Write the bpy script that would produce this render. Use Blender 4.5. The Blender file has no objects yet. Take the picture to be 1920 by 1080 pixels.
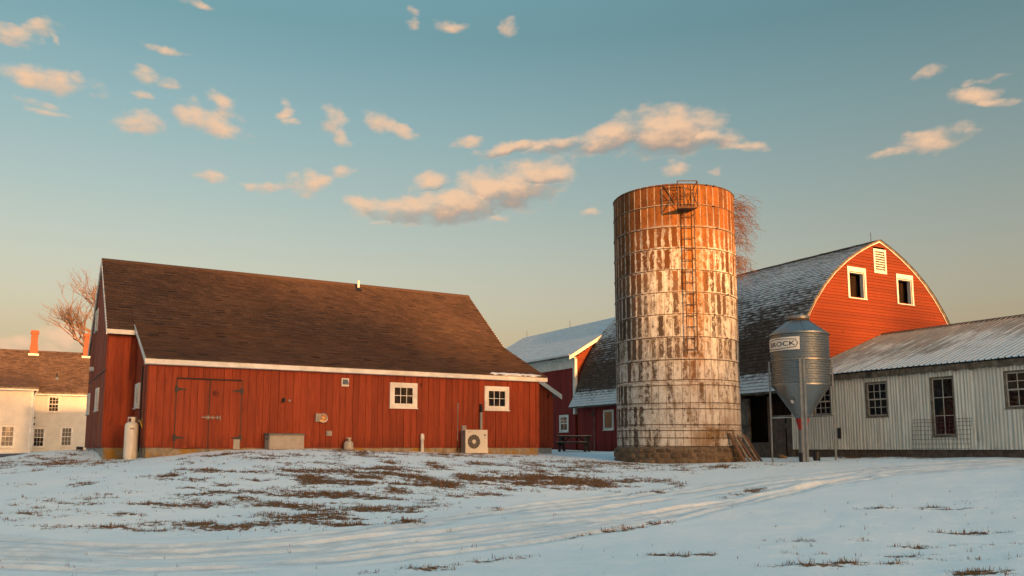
import bpy, bmesh, math, random
import numpy as np
from mathutils import Vector, Matrix
random.seed(7); np.random.seed(7)
sc = bpy.context.scene
C = bpy.context.collection
EYE = 1.6            # camera height above the yard in front of it
R = math.radians

# ---------- small node-graph helper ----------
class G:
    def __init__(s, nt): s.nt = nt
    def put(s, sock, v):
        if v is None: return
        if hasattr(v, 'is_output'): s.nt.links.new(v, sock)
        elif isinstance(v, (tuple, list)):
            v = tuple(v)
            if sock.type == 'RGBA' and len(v) == 3: v = v+(1,)
            sock.default_value = v
        else: sock.default_value = v
    def node(s, t, **kw):
        n = s.nt.nodes.new(t)
        for k, v in kw.items(): setattr(n, k, v)
        return n
    def m(s, op, a, b=None, c=None, clamp=False):
        n = s.node('ShaderNodeMath', operation=op, use_clamp=clamp)
        for i, v in enumerate((a, b, c)): s.put(n.inputs[i], v)
        return n.outputs[0]
    def vm(s, op, a, b=None):
        n = s.node('ShaderNodeVectorMath', operation=op); s.put(n.inputs[0], a); s.put(n.inputs[1], b)
        return n.outputs[0]
    def noise(s, vec, scale, detail=4, rough=.55, dist=0.0, col=False):
        n = s.node('ShaderNodeTexNoise'); s.put(n.inputs['Vector'], vec)
        n.inputs['Scale'].default_value = scale; n.inputs['Detail'].default_value = detail
        n.inputs['Roughness'].default_value = rough; n.inputs['Distortion'].default_value = dist
        return n.outputs['Color' if col else 'Fac']
    def mix(s, f, a, b, blend='MIX'):
        n = s.node('ShaderNodeMix', data_type='RGBA', blend_type=blend)
        s.put(n.inputs[0], f); s.put(n.inputs[6], a); s.put(n.inputs[7], b)
        return n.outputs[2]
    def mr(s, v, a, b, c=0.0, d=1.0, smooth=True):
        n = s.node('ShaderNodeMapRange', interpolation_type='SMOOTHSTEP' if smooth else 'LINEAR')
        for i, x in enumerate((v, a, b, c, d)): s.put(n.inputs[i], x)
        return n.outputs[0]
    def ramp(s, f, stops):
        n = s.node('ShaderNodeValToRGB'); cr = n.color_ramp
        while len(cr.elements) < len(stops): cr.elements.new(.5)
        for e, (p, c) in zip(cr.elements, stops): e.position = p; e.color = tuple(c)+(1,)
        s.put(n.inputs[0], f); return n.outputs[0]
    def xyz(s, v):
        n = s.node('ShaderNodeSeparateXYZ'); s.put(n.inputs[0], v); return n.outputs
    def comb(s, x, y, z=0.0):
        n = s.node('ShaderNodeCombineXYZ')
        for i, v in enumerate((x, y, z)): s.put(n.inputs[i], v)
        return n.outputs[0]
    def white(s, vec):
        n = s.node('ShaderNodeTexWhiteNoise', noise_dimensions='3D'); s.put(n.inputs['Vector'], vec); return n.outputs['Value']
    def scale(s, vec, x, y, z): return s.vm('MULTIPLY', vec, (x, y, z))
    def bump(s, h, strength=.4, dist=.02):
        n = s.node('ShaderNodeBump'); n.inputs['Strength'].default_value = strength; n.inputs['Distance'].default_value = dist
        s.put(n.inputs['Height'], h); return n.outputs[0]

# ---------- camera ----------
cam = bpy.data.cameras.new('camera'); cam_o = bpy.data.objects.new('camera', cam); C.objects.link(cam_o)
cam.sensor_width = 36; cam.lens = 30.0; cam.shift_y = 100/1920; cam.clip_end = 3000; cam.clip_start = .1
PITCH = math.atan(201/1600)
cam_o.location = (0, 0, EYE); cam_o.rotation_euler = (R(90)+PITCH, 0, 0)
sc.camera = cam_o

# ---------- sun, low behind the camera and to its right ----------
SUN_EL, SUN_A = R(5.0), R(-57.5)          # SUN_A: angle of the sun's bearing from +X
sund = Vector((math.cos(SUN_A)*math.cos(SUN_EL), math.sin(SUN_A)*math.cos(SUN_EL), math.sin(SUN_EL)))
sl = bpy.data.lights.new('sun', 'SUN'); sl.energy = 2.3; sl.angle = R(.9); sl.color = (1.0, .47, .15)
so = bpy.data.objects.new('sun', sl); C.objects.link(so); so.rotation_euler = sund.to_track_quat('Z', 'Y').to_euler()

# ---------- sky ----------
w = bpy.data.worlds.new('World'); sc.world = w; w.use_nodes = True
g = G(w.node_tree); w.node_tree.nodes.clear()
out = g.node('ShaderNodeOutputWorld'); bg = g.node('ShaderNodeBackground'); g.nt.links.new(bg.outputs[0], out.inputs[0])
sky = g.node('ShaderNodeTexSky', sky_type='NISHITA', sun_disc=False)
sky.sun_elevation = SUN_EL; sky.sun_rotation = math.atan2(sund.x, sund.y); sky.air_density = 1.0; sky.dust_density = 4.5; sky.ozone_density = 2.0
SKY_STRENGTH = .1875
w.cycles.sampling_method = 'MANUAL'; w.cycles.sample_map_resolution = 256
tc = g.node('ShaderNodeTexCoord'); dirv = tc.outputs['Generated']
dx, dy, dz = g.xyz(dirv)
az = g.m('ARCTAN2', dx, dy); el = g.m('ARCSINE', dz)
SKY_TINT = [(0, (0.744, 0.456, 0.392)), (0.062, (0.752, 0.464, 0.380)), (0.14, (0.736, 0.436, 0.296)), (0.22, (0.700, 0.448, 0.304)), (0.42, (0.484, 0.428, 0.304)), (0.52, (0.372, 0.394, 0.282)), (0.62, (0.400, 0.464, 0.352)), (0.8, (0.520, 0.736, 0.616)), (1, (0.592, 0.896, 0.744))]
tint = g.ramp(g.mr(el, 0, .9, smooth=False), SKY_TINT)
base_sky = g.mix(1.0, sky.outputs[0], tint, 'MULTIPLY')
CLOUDS = [(-0.518, 0.3721, 0.0455, 0.0095, 0, 1), (-0.4879, 0.3787, 0.0127, 0.0054, 10, 0.8), (-0.556, 0.4068, 0.0224, 0.0057, 5, 1), (-0.5263, 0.4189, 0.0171, 0.0063, -20, 0.9), (-0.5157, 0.411, 0.0092, 0.0032, 40, 0.7), (-0.4071, 0.4222, 0.0218, 0.0039, 8, 0.8), (-0.4219, 0.39, 0.0203, 0.0077, 10, 0.75), (-0.4023, 0.3876, 0.0145, 0.005, -10, 0.75), (-0.428, 0.3718, 0.0119, 0.0039, 0, 0.65), (-0.4264, 0.3449, 0.0273, 0.0084, -5, 1), (-0.4085, 0.3485, 0.0119, 0.0067, 0, 0.9), (-0.3783, 0.3592, 0.0206, 0.0079, 10, 0.9), (-0.3495, 0.3539, 0.0367, 0.0115, 15, 1), (-0.3387, 0.3731, 0.0222, 0.0103, 20, 0.8), (-0.2704, 0.3776, 0.0088, 0.0117, 10, 0.7), (-0.2639, 0.3651, 0.0101, 0.0047, 0, 0.65), (-0.2166, 0.3707, 0.014, 0.0142, 30, 0.85), (-0.2049, 0.3542, 0.014, 0.0072, 30, 0.85), (-0.1645, 0.3735, 0.0193, 0.009, 10, 0.8), (-0.137, 0.3639, 0.0206, 0.006, 12, 0.75), (-0.3498, 0.2978, 0.017, 0.0064, 0, 0.9), (-0.2942, 0.2919, 0.0222, 0.0047, -5, 1), (-0.2616, 0.3016, 0.0162, 0.0083, -12, 0.8), (-0.2373, 0.301, 0.0213, 0.0108, -12, 0.9), (-0.2039, 0.3173, 0.0152, 0.006, 0, 0.7), (-0.1688, 0.275, 0.0279, 0.0097, 5, 1.0), (-0.1215, 0.275, 0.0447, 0.0123, -3, 1.15), (-0.0643, 0.2844, 0.0578, 0.0172, -10, 1.3), (-0.0965, 0.306, 0.0218, 0.0098, -10, 1.0), (-0.0097, 0.3013, 0.058, 0.0209, -10, 1.35), (0.0323, 0.3162, 0.0323, 0.0147, -10, 1.2), (0.0, 0.3469, 0.0402, 0.0061, -8, 1.05), (0.0648, 0.351, 0.0453, 0.0085, -8, 1.1), (0.1227, 0.3575, 0.0515, 0.0133, -10, 1.2), (0.1894, 0.3623, 0.0479, 0.0215, 0, 1.35), (0.2326, 0.3494, 0.0347, 0.0095, 8, 1.1), (0.281, 0.3383, 0.0224, 0.0047, 5, 0.9), (-0.0519, 0.3548, 0.0181, 0.0055, -10, 0.8), (0.1978, 0.3189, 0.0228, 0.0072, 0, 0.8), (0.242, 0.3136, 0.0063, 0.006, 0, 0.55), (0.4713, 0.3208, 0.0347, 0.0093, -6, 1), (0.4419, 0.3142, 0.0316, 0.0045, -6, 0.95), (0.5121, 0.3586, 0.0262, 0.0059, 8, 0.9), (0.5362, 0.3478, 0.0202, 0.0042, 14, 0.75), (0.4701, 0.3861, 0.0129, 0.0043, -8, 0.8), (0.5303, 0.3697, 0.0192, 0.0032, 0, 0.65), (-0.0725, 0.4777, 0.029, 0.0041, 0, 0.8), (-0.1219, 0.4905, 0.0092, 0.0058, 20, 0.7), (-0.1249, 0.4794, 0.0118, 0.0041, 0, 0.65), (-0.0013, 0.4804, 0.0106, 0.0094, 30, 0.55), (-0.3728, 0.4718, 0.016, 0.0033, 10, 0.6), (-0.5295, 0.1015, 0.0597, 0.0108, 0, 1), (-0.4867, 0.1106, 0.0334, 0.0122, 0, 1), (-0.5312, 0.3477, 0.0259, 0.0042, 5, 0.6), (-0.5158, 0.3385, 0.0283, 0.0037, 5, 0.5), (0.0928, 0.2727, 0.0166, 0.0043, -8, 0.6), (-0.0128, 0.2702, 0.0154, 0.0043, 0, 0.6), (-0.1527, 0.2617, 0.019, 0.0049, -10, 0.5)]
nv = g.comb(az, g.m('MULTIPLY', el, 1.7))
wn = g.xyz(g.noise(nv, 26, 3, .55, col=True))
ca_ = g.m('MULTIPLY_ADD', g.m('SUBTRACT', wn[0], .5), .040, az)
ce_ = g.m('MULTIPLY_ADD', g.m('SUBTRACT', wn[1], .5), .020, el)
best = None; bank = None
for (ca, ce, cw, ch, rot, b) in CLOUDS:
    cw *= 1.3 if b > 1.04 else 1.25; ch *= 1.32 if b > 1.04 else 1.5
    co, si = math.cos(R(-rot)), math.sin(R(-rot))
    u = g.m('MULTIPLY_ADD', ca_, co/cw, g.m('MULTIPLY_ADD', ce_, si/cw, -(ca*co+ce*si)/cw))
    v = g.m('MULTIPLY_ADD', ca_, -si/ch, g.m('MULTIPLY_ADD', ce_, co/ch, (ca*si-ce*co)/ch))
    q = g.m('MULTIPLY_ADD', u, u, g.m('MULTIPLY', v, v))
    q = g.m('MULTIPLY_ADD', q, -1.0, b*.8)
    if b > 1.04: bank = q if bank is None else g.m('MAXIMUM', bank, q)
    if best is None: best, vb = q, v
    else:
        sel = g.m('GREATER_THAN', q, best)
        vb = g.m('MULTIPLY_ADD', sel, g.m('SUBTRACT', v, vb), vb); best = g.m('MAXIMUM', best, q)
# the same scattered cloud all round the rest of the sky
far = g.m('MAXIMUM', g.mr(g.m('ABSOLUTE', az), .62, .8), g.mr(el, .5, .62))
rnd = g.m('MULTIPLY_ADD', g.noise(g.comb(az, g.m('MULTIPLY', el, 3.0)), 6, 3), 5.0, -3.05)
rnd = g.m('MULTIPLY', g.m('ADD', rnd, 1.0), far)
best = g.m('MAXIMUM', g.m('MAXIMUM', best, -1.0), g.m('SUBTRACT', rnd, 1.0))
fn = g.m('SUBTRACT', g.noise(nv, 36, 6, .52), .5)
d0 = g.m('MULTIPLY_ADD', fn, 2.7, best)
alpha = g.m('MULTIPLY', g.mr(d0, -.35, 1.25), .93)
thick = g.m('MAXIMUM', g.mr(bank, -.35, .35, 0, .95), .30)          # the large banks have grey undersides
lit = g.mr(g.m('MULTIPLY_ADD', fn, 1.7, vb), -.85, .35)
lit = g.m('SUBTRACT', 1.0, g.m('MULTIPLY', g.m('SUBTRACT', 1.0, lit), thick))
CL_SHADE, CL_LIT = (.072, .057, .051), (.21, .135, .085)
ccol = g.mix(lit, CL_SHADE, CL_LIT)
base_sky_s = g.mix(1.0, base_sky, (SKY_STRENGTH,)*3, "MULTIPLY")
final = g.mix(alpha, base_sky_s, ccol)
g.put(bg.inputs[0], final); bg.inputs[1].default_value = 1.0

# ---------- exposure ----------
sc.view_settings.view_transform = "Standard"; sc.view_settings.look = "None"; sc.view_settings.exposure = 2.12; sc.view_settings.gamma = 1
# ---------- terrain height (metres, relative to eye level) ----------
def _vn(x, y, seed):
    xi = np.floor(x).astype(np.int64); yi = np.floor(y).astype(np.int64)
    fx = x - xi; fy = y - yi
    fx = fx*fx*(3-2*fx); fy = fy*fy*(3-2*fy)
    def h(a, b):
        n = (a*374761393 + b*668265263 + seed*974711) & 0xffffffff
        n = ((n ^ (n >> 13))*1274126177) & 0xffffffff
        return ((n ^ (n >> 16)) & 0xffff)/65535.0
    return (h(xi, yi)*(1-fx)+h(xi+1, yi)*fx)*(1-fy)+(h(xi, yi+1)*(1-fx)+h(xi+1, yi+1)*fx)*fy
def fbm(x, y, seed=1, oct=4):
    s = 0; a = .5; t = 0
    for i in range(oct):
        s = s+a*_vn(x*2**i, y*2**i, seed+i*17); t += a; a *= .5
    return s/t
CTRL = [(-10.76,25.2,-.27),(-9.75,25.8,-.12),(-8.55,26.5,-.035),(-7.1,27.3,-.03),(-5.4,28.3,-.04),(-3.1,29.7,-.11),(-1.35,30.7,-.19),(1.0,32.1,-.27),
 (-13.0,27.4,-.36),(-16.2,32.7,-.03),(-13,33,-.1),(-5,36,-.1),(1.7,36.3,-.2),
 (5.8,27.8,-.48),(5.8,33,-.4),(9.5,28,-.40),(8.5,30.5,-.38),(11.5,30.5,-.32),(13.3,27.5,-.29),(14.6,25.1,-.25),(18,20,-.3),(9.7,34,-.35),(4,44,-.1),(3,40.3,-.14),
 (0,0,-1.6),(8,3,-1.6),(-8,3,-1.65),(0,10.7,-1.6),(7,11,-1.55),(-7,11,-1.62),(0,16,-1.34),(0,20,-1.05),(5,22,-.9),(10,20,-.88),(12,15,-1.2),
 (-5.3,15.2,-1.46),(-9,16.5,-1.28),(-8,21,-.60),(-3,22.5,-.60),(0,26,-.46),(-11,20.5,-.82),(-14.5,24,-.55),
 (-17.6,29.2,-.38),(-15.7,29.2,-.1),(-20.5,35,-.5),(-24,44,-.52),(-31,54,-.45),(-36,64,-.3),(-30,66,-.15),(-45,66,-.25),(0,90,-.3),(-60,110,-.4),(60,110,-.4),(30,30,-.3),(35,5,-1.2),(-40,25,-.6),(-35,0,-1.6),
 (0,-40,-1.7),(80,-40,-1.6),(-80,-40,-1.7),(110,40,-.6),(-110,40,-.7)]
_C = np.array(CTRL)
def _tps(d2): return np.where(d2 > 1e-9, d2*np.log(np.maximum(d2, 1e-9)), 0)
def _solve():
    n = len(_C); K = _tps(((_C[:, None, :2]-_C[None, :, :2])**2).sum(2))+np.eye(n)*2.0
    P = np.c_[np.ones(n), _C[:, :2]]
    A = np.zeros((n+3, n+3)); A[:n, :n] = K; A[:n, n:] = P; A[n:, :n] = P.T
    return np.linalg.solve(A, np.r_[_C[:, 2], 0, 0, 0])
_W = _solve()
def base_h(x, y):
    x = np.asarray(x, float); y = np.asarray(y, float)
    z = _W[-3]+_W[-2]*x+_W[-1]*y
    for (cx, cy, _), w in zip(CTRL, _W): z = z+w*_tps((x-cx)**2+(y-cy)**2)
    r = np.hypot(x, y-20); k = np.clip((r-60)/50, 0, 1)
    return z*(1-k)+(-.5)*k
# ---------- mesh helpers ----------
class MB:
    """collects shapes; mp maps (a,b,c) to the parent's local space"""
    def __init__(s, mp=None): s.v = []; s.f = []; s.uv = {}; s.mp = mp or (lambda a, b, c: (a, b, c))
    def add(s, vs, fs, uvs=None):
        o = len(s.v); s.v += [s.mp(*p) for p in vs]
        for i, f in enumerate(fs):
            if uvs: s.uv[len(s.f)] = uvs[i]
            s.f.append(tuple(o+k for k in f))
        return s
    def box(s, x0, x1, y0, y1, z0, z1):
        return s.add([(x0,y0,z0),(x1,y0,z0),(x1,y1,z0),(x0,y1,z0),(x0,y0,z1),(x1,y0,z1),(x1,y1,z1),(x0,y1,z1)],
                     [(3,2,1,0),(4,5,6,7),(0,1,5,4),(1,2,6,5),(2,3,7,6),(3,0,4,7)])
    def prism(s, poly, y0, y1):
        """poly in (x,z), extruded along y"""
        n = len(poly)
        return s.add([(p[0], y0, p[1]) for p in poly]+[(p[0], y1, p[1]) for p in poly],
                     [tuple(range(n)), tuple(range(2*n-1, n-1, -1))]+[(i, n+i, n+(i+1) % n, (i+1) % n) for i in range(n)])
    def prismx(s, poly, x0, x1):
        """poly in (y,z), extruded along x"""
        n = len(poly)
        return s.add([(x0, p[0], p[1]) for p in poly]+[(x1, p[0], p[1]) for p in poly],
                     [tuple(range(n)), tuple(range(2*n-1, n-1, -1))]+[(i, n+i, n+(i+1) % n, (i+1) % n) for i in range(n)])
    def tube(s, pts, r, n=6, cap=True):
        pts = [Vector(p) for p in pts]; rs = r if isinstance(r, (list, tuple)) else [r]*len(pts)
        vs = []; fs = []
        for i, p in enumerate(pts):
            d = (pts[min(i+1, len(pts)-1)]-pts[max(i-1, 0)])
            d = d.normalized() if d.length > 1e-9 else Vector((0, 0, 1))
            a = d.cross(Vector((0, 0, 1)) if abs(d.z) < .9 else Vector((1, 0, 0))).normalized(); b = d.cross(a)
            for k in range(n):
                t = 2*math.pi*k/n; vs.append(tuple(p+(a*math.cos(t)+b*math.sin(t))*rs[i]))
        for i in range(len(pts)-1):
            for k in range(n): fs.append((i*n+k, i*n+(k+1) % n, (i+1)*n+(k+1) % n, (i+1)*n+k))
        if cap: fs += [tuple(range(n-1, -1, -1)), tuple((len(pts)-1)*n+k for k in range(n))]
        return s.add(vs, fs)
    def lathe(s, prof, n=32, c=(0, 0), cap=False, a0=0, a1=2*math.pi):
        full = abs(a1-a0-2*math.pi) < 1e-6; m = n if full else n+1; vs = []; fs = []
        for (r, z) in prof:
            for k in range(m):
                t = a0+(a1-a0)*k/n; vs.append((c[0]+r*math.cos(t), c[1]+r*math.sin(t), z))
        for i in range(len(prof)-1):
            for k in range(n):
                k2 = (k+1) % m; fs.append((i*m+k, i*m+k2, (i+1)*m+k2, (i+1)*m+k))
        if cap: fs += [tuple(range(m-1, -1, -1)), tuple((len(prof)-1)*m+k for k in range(m))]
        return s.add(vs, fs)
    def build(s, name, mat, parent=None, smooth=False, recalc=True, kind=None, label=None):
        me = bpy.data.meshes.new(name); me.from_pydata(s.v, [], s.f)
        if s.uv:
            ul = me.uv_layers.new(name='UVMap'); li = 0
            for fi, f in enumerate(s.f):
                u = s.uv.get(fi)
                for k in range(len(f)):
                    if u: ul.data[li].uv = u[k]
                    li += 1
        if recalc:
            bm = bmesh.new(); bm.from_mesh(me); bmesh.ops.recalc_face_normals(bm, faces=bm.faces); bm.to_mesh(me); bm.free()
        if smooth: me.polygons.foreach_set('use_smooth', [True]*len(me.polygons))
        me.materials.append(mat)
        o = bpy.data.objects.new(name, me); C.objects.link(o)
        if parent: o.parent = parent
        if kind: o['kind'] = kind
        if label: o['label'] = label
        return o
def autosmooth(o, ang=40):
    me = o.data; me.polygons.foreach_set('use_smooth', [True]*len(me.polygons))
    bm = bmesh.new(); bm.from_mesh(me)
    for e in bm.edges:
        if len(e.link_faces) == 2 and e.calc_face_angle(0) > R(ang): e.smooth = False
    bm.to_mesh(me); bm.free(); return o
def thing(name, label, cat, loc=(0, 0, 0), rz=0, group=None):
    o = bpy.data.objects.new(name, None); C.objects.link(o); o.empty_display_size = .2
    o.location = loc; o.rotation_euler = (0, 0, rz); o['label'] = label; o['category'] = cat
    if group: o['group'] = group
    return o
def tag(o, label, cat, group=None):
    o['label'] = label; o['category'] = cat
    if group: o['group'] = group
    return o
def bevel(o, wdt=.01, seg=2):
    m = o.modifiers.new('bevel', 'BEVEL'); m.width = wdt; m.segments = seg; m.limit_method = 'ANGLE'; m.angle_limit = R(40); return o
front = lambda y0=0.0: (lambda u, o, z: (u, y0-o, z))          # wall facing -y (towards the yard)
side = lambda x0=0.0: (lambda u, o, z: (x0-o, u, z))           # wall facing -x

# ---------- materials ----------
MATS = {}
def mat(name, base=(.5, .5, .5), rough=.7, metal=0.0, spec=.5, build=None):
    m = bpy.data.materials.new(name); m.use_nodes = True; nt = m.node_tree; q = G(nt)
    b = nt.nodes['Principled BSDF']; b.inputs['Base Color'].default_value = tuple(base)+(1,)
    b.inputs['Roughness'].default_value = rough; b.inputs['Metallic'].default_value = metal; b.inputs['Specular IOR Level'].default_value = spec
    if build: build(q, b)
    MATS[name] = m; return m
def coords(q):
    t = q.node('ShaderNodeTexCoord'); return t.outputs
def pos(q): return q.node('ShaderNodeNewGeometry').outputs['Position']
def orand(q): return q.node('ShaderNodeObjectInfo').outputs['Random']
def worn(c1, c2, scale=3.0, lo=.35, hi=.7, st=(1, 1, 1), detail=6, bump=.15, bd=.01, c3=None):
    def f(q, b):
        v = q.scale(coords(q)['Object'], *st)
        n = q.noise(v, scale, detail, .6)
        col = q.mix(q.mr(n, lo, hi), c1, c2)
        if c3: col = q.mix(q.mr(q.noise(v, scale*.37, 5, .65), .52, .68), col, c3)
        q.put(b.inputs['Base Color'], col)
        if bump: q.put(b.inputs['Normal'], q.bump(q.noise(v, scale*6, 4), bump, bd))
    return f
# red painted boards: grain runs up the board, every board a little different, dark knots and thin weathering
def _red(base, dark, pale, var=(.80, 1.14)):
    def f(q, b):
        o = coords(q)['Object']; r = orand(q)
        v = q.vm('ADD', q.scale(o, 9, 9, .7), q.comb(q.m('MULTIPLY', r, 37.0), 0.0, q.m('MULTIPLY', r, 11.0)))
        n = q.noise(v, 1.6, 6, .62, .6)
        col = q.mix(q.mr(n, .18, .62), dark, base)
        col = q.mix(q.mr(q.noise(v, .9, 3), .55, .8, 0, .55), col, pale)
        v2 = q.vm('ADD', q.scale(o, 3.2, 3.2, 1.6), q.comb(q.m('MULTIPLY', r, 9.0), 0.0, 0.0))
        kn = q.noise(v2, 1.3, 2, .5)
        col = q.mix(q.mr(kn, .66, .80, 0, .8), col, tuple(x*.25 for x in dark))
        fg = q.noise(q.vm('ADD', q.scale(o, 30, 30, 1.2), q.comb(q.m('MULTIPLY', r, 50.0), 0.0, 0.0)), 1.5, 4, .6)
        col = q.mix(q.mr(fg, .55, .75, 0, .30), col, dark)
        zz_ = q.xyz(o)[2]
        wear = q.m('MULTIPLY', q.mr(q.m('ADD', zz_, q.m('MULTIPLY', n, .5)), .25, .75, 1, 0), q.mr(kn, .35, .6, .1, .55))
        col = q.mix(wear, col, tuple(x*.55 for x in dark))
        k = q.mr(r, 0, 1, var[0], var[1], False)
        col = q.mix(1.0, col, q.comb(k, k, k), 'MULTIPLY')
        q.put(b.inputs['Base Color'], col); q.put(b.inputs['Normal'], q.bump(n, .3, .006))
        q.put(b.inputs['Roughness'], q.mr(n, 0, 1, .75, .6, False))
    return f
mat('red_board', rough=.7, spec=.25, build=_red((.272, .044, .013), (.145, .020, .008), (.34, .074, .028)))
mat('red_clap', rough=.65, spec=.3, build=_red((.190, .031, .004), (.17, .026, .003), (.22, .043, .008), (.88, 1.09)))
mat('red_plain', rough=.7, spec=.25, build=_red((.22, .012, .010), (.16, .008, .007), (.25, .018, .014)))
mat('white_trim', rough=.6, build=worn((.62, .60, .55), (.78, .76, .70), 2.5, c3=(.55, .52, .45)))
mat('white_clap', rough=.6, build=worn((.56, .54, .49), (.64, .62, .56), 1.5))
def _found(q, b):
    o = coords(q)['Object']
    c = q.mix(q.mr(q.noise(o, 6, 6), .3, .7), (.17, .14, .10), (.30, .27, .21))
    c = q.mix(q.mr(q.noise(o, 1.3, 5, .65), .46, .62), c, (.28, .15, .02))
    c = q.mix(q.mr(q.noise(o, 3.1, 5), .60, .70), c, (.07, .05, .035))
    q.put(b.inputs['Base Color'], c); q.put(b.inputs['Normal'], q.bump(q.noise(o, 30, 5), .5, .01))
mat('foundation', rough=.9, build=_found)
mat('concrete', rough=.9, build=worn((.27, .26, .24), (.36, .35, .32), 4))
mat('block', rough=.95, build=worn((.085, .06, .045), (.16, .115, .085), 5, bump=.5))
mat('black_iron', (.012, .011, .011), .6)
mat('dark', (.006, .005, .005), .95, spec=.1)
mat('gray_iron', rough=.6, metal=.3, build=worn((.20, .18, .16), (.30, .27, .24), 20))
mat('copper_bowl', rough=.25, metal=1.0, build=worn((.75, .66, .55), (.8, .72, .62), 20, bump=0))
mat('bulb', (.75, .42, .16), .3)
mat('interior', rough=.95, spec=.1, build=worn((.012, .007, .005), (.03, .016, .011), 3, st=(6, 6, .6)))
def _glass(q, b):
    o = coords(q)['Object']
    q.put(b.inputs['Base Color'], q.mix(q.mr(q.noise(o, 2.5, 3), .4, .7), (.004, .005, .006), (.012, .013, .016)))
    q.put(b.inputs['Normal'], q.bump(q.noise(o, 3.0, 1), .25, .02))
mat('glass', rough=.04, spec=.5, build=_glass)
mat('glass_curtain', rough=.12, build=worn((.10, .095, .085), (.17, .16, .14), 3, st=(6, 6, .5), bump=0))
# asphalt shingles: rows of tabs by UV (metres), every tab its own tone
def _shingle(c1, c2, c3, tab=.3, row=.14, snow=0):
    def f(q, b):
        u = q.xyz(coords(q)['UV']); P = pos(q)
        ri = q.m('FLOOR', q.m('DIVIDE', u[1], row))
        off = q.white(q.comb(ri, 3.0, 1.0))
        ci = q.m('FLOOR', q.m('ADD', q.m('DIVIDE', u[0], tab), q.m('MULTIPLY', off, 5.0)))
        rnd = q.white(q.comb(ci, ri, 7.0))
        col = q.ramp(rnd, [(0, c1), (.55, c2), (1, tuple(.45*a_+.55*b_ for a_, b_ in zip(c3, c2)))])
        uv = q.comb(u[0], u[1], 0.0)
        blotch = q.mr(q.noise(uv, .55, 5, .6), .3, .7, .85, 1.12, False)
        col = q.mix(1.0, col, q.comb(blotch, blotch, blotch), 'MULTIPLY')
        gr = q.noise(uv, 160, 2)
        col = q.mix(q.mr(gr, .35, .65, 0, .25), col, tuple(x*.5 for x in c1))
        fr = q.m('FRACT', q.m('ADD', q.m('DIVIDE', u[0], tab), q.m('MULTIPLY', off, 5.0)))
        slot = q.m('LESS_THAN', fr, .05)
        col = q.mix(q.m('MULTIPLY', slot, .7), col, tuple(x*.2 for x in c1))
        rough = .9
        if snow:
            nz = q.xyz(q.node('ShaderNodeNewGeometry').outputs['True Normal'])[2]
            fy = q.m('FRACT', q.m('DIVIDE', u[1], row))
            nn = q.noise(q.comb(q.m('MULTIPLY', u[0], 1.0), q.m('MULTIPLY', u[1], 2.2), 0.0), 3.4, 6, .68)
            big = q.noise(uv, .5, 3)
            k = q.m('ADD', q.m('MULTIPLY_ADD', nn, 1.5, q.m('MULTIPLY', big, .5)), q.m('MULTIPLY_ADD', nz, snow, q.m('MULTIPLY', fy, .30)))
            k = q.mr(q.m('ADD', k, q.mr(u[1], .1, 1.5, .62, 0)), 2.08, 2.62)
            if snow > 1.9: k = q.mr(q.m('MULTIPLY_ADD', nn, 1.2, q.m('MULTIPLY', big, .6)), .42, .72)
            col = q.mix(q.m('MULTIPLY', k, .86), col, (.74, .77, .80))
        q.put(b.inputs['Base Color'], col)
        q.put(b.inputs['Normal'], q.bump(q.m('ADD', q.m('MULTIPLY', rnd, .6), q.m('MULTIPLY', gr, .4)), .35, .008))
    return f
mat('shingle', rough=.92, spec=.2, build=_shingle((.074, .043, .029), (.098, .056, .037), (.150, .087, .057), .26, .17))
mat('shingle_dark', rough=.9, spec=.2, build=_shingle((.065, .045, .034), (.095, .066, .051), (.14, .10, .08), .2, .15, snow=1.6))
mat('shingle_snow', rough=.9, spec=.2, build=_shingle((.07, .07, .075), (.10, .10, .10), (.14, .14, .14), .3, .15, snow=2))
mat('house_shingle', rough=.9, spec=.2, build=_shingle((.085, .052, .036), (.15, .09, .06), (.24, .15, .10), .3, .18))
mat('snow_lump', (.80, .82, .84), .75, spec=.2)
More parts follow.
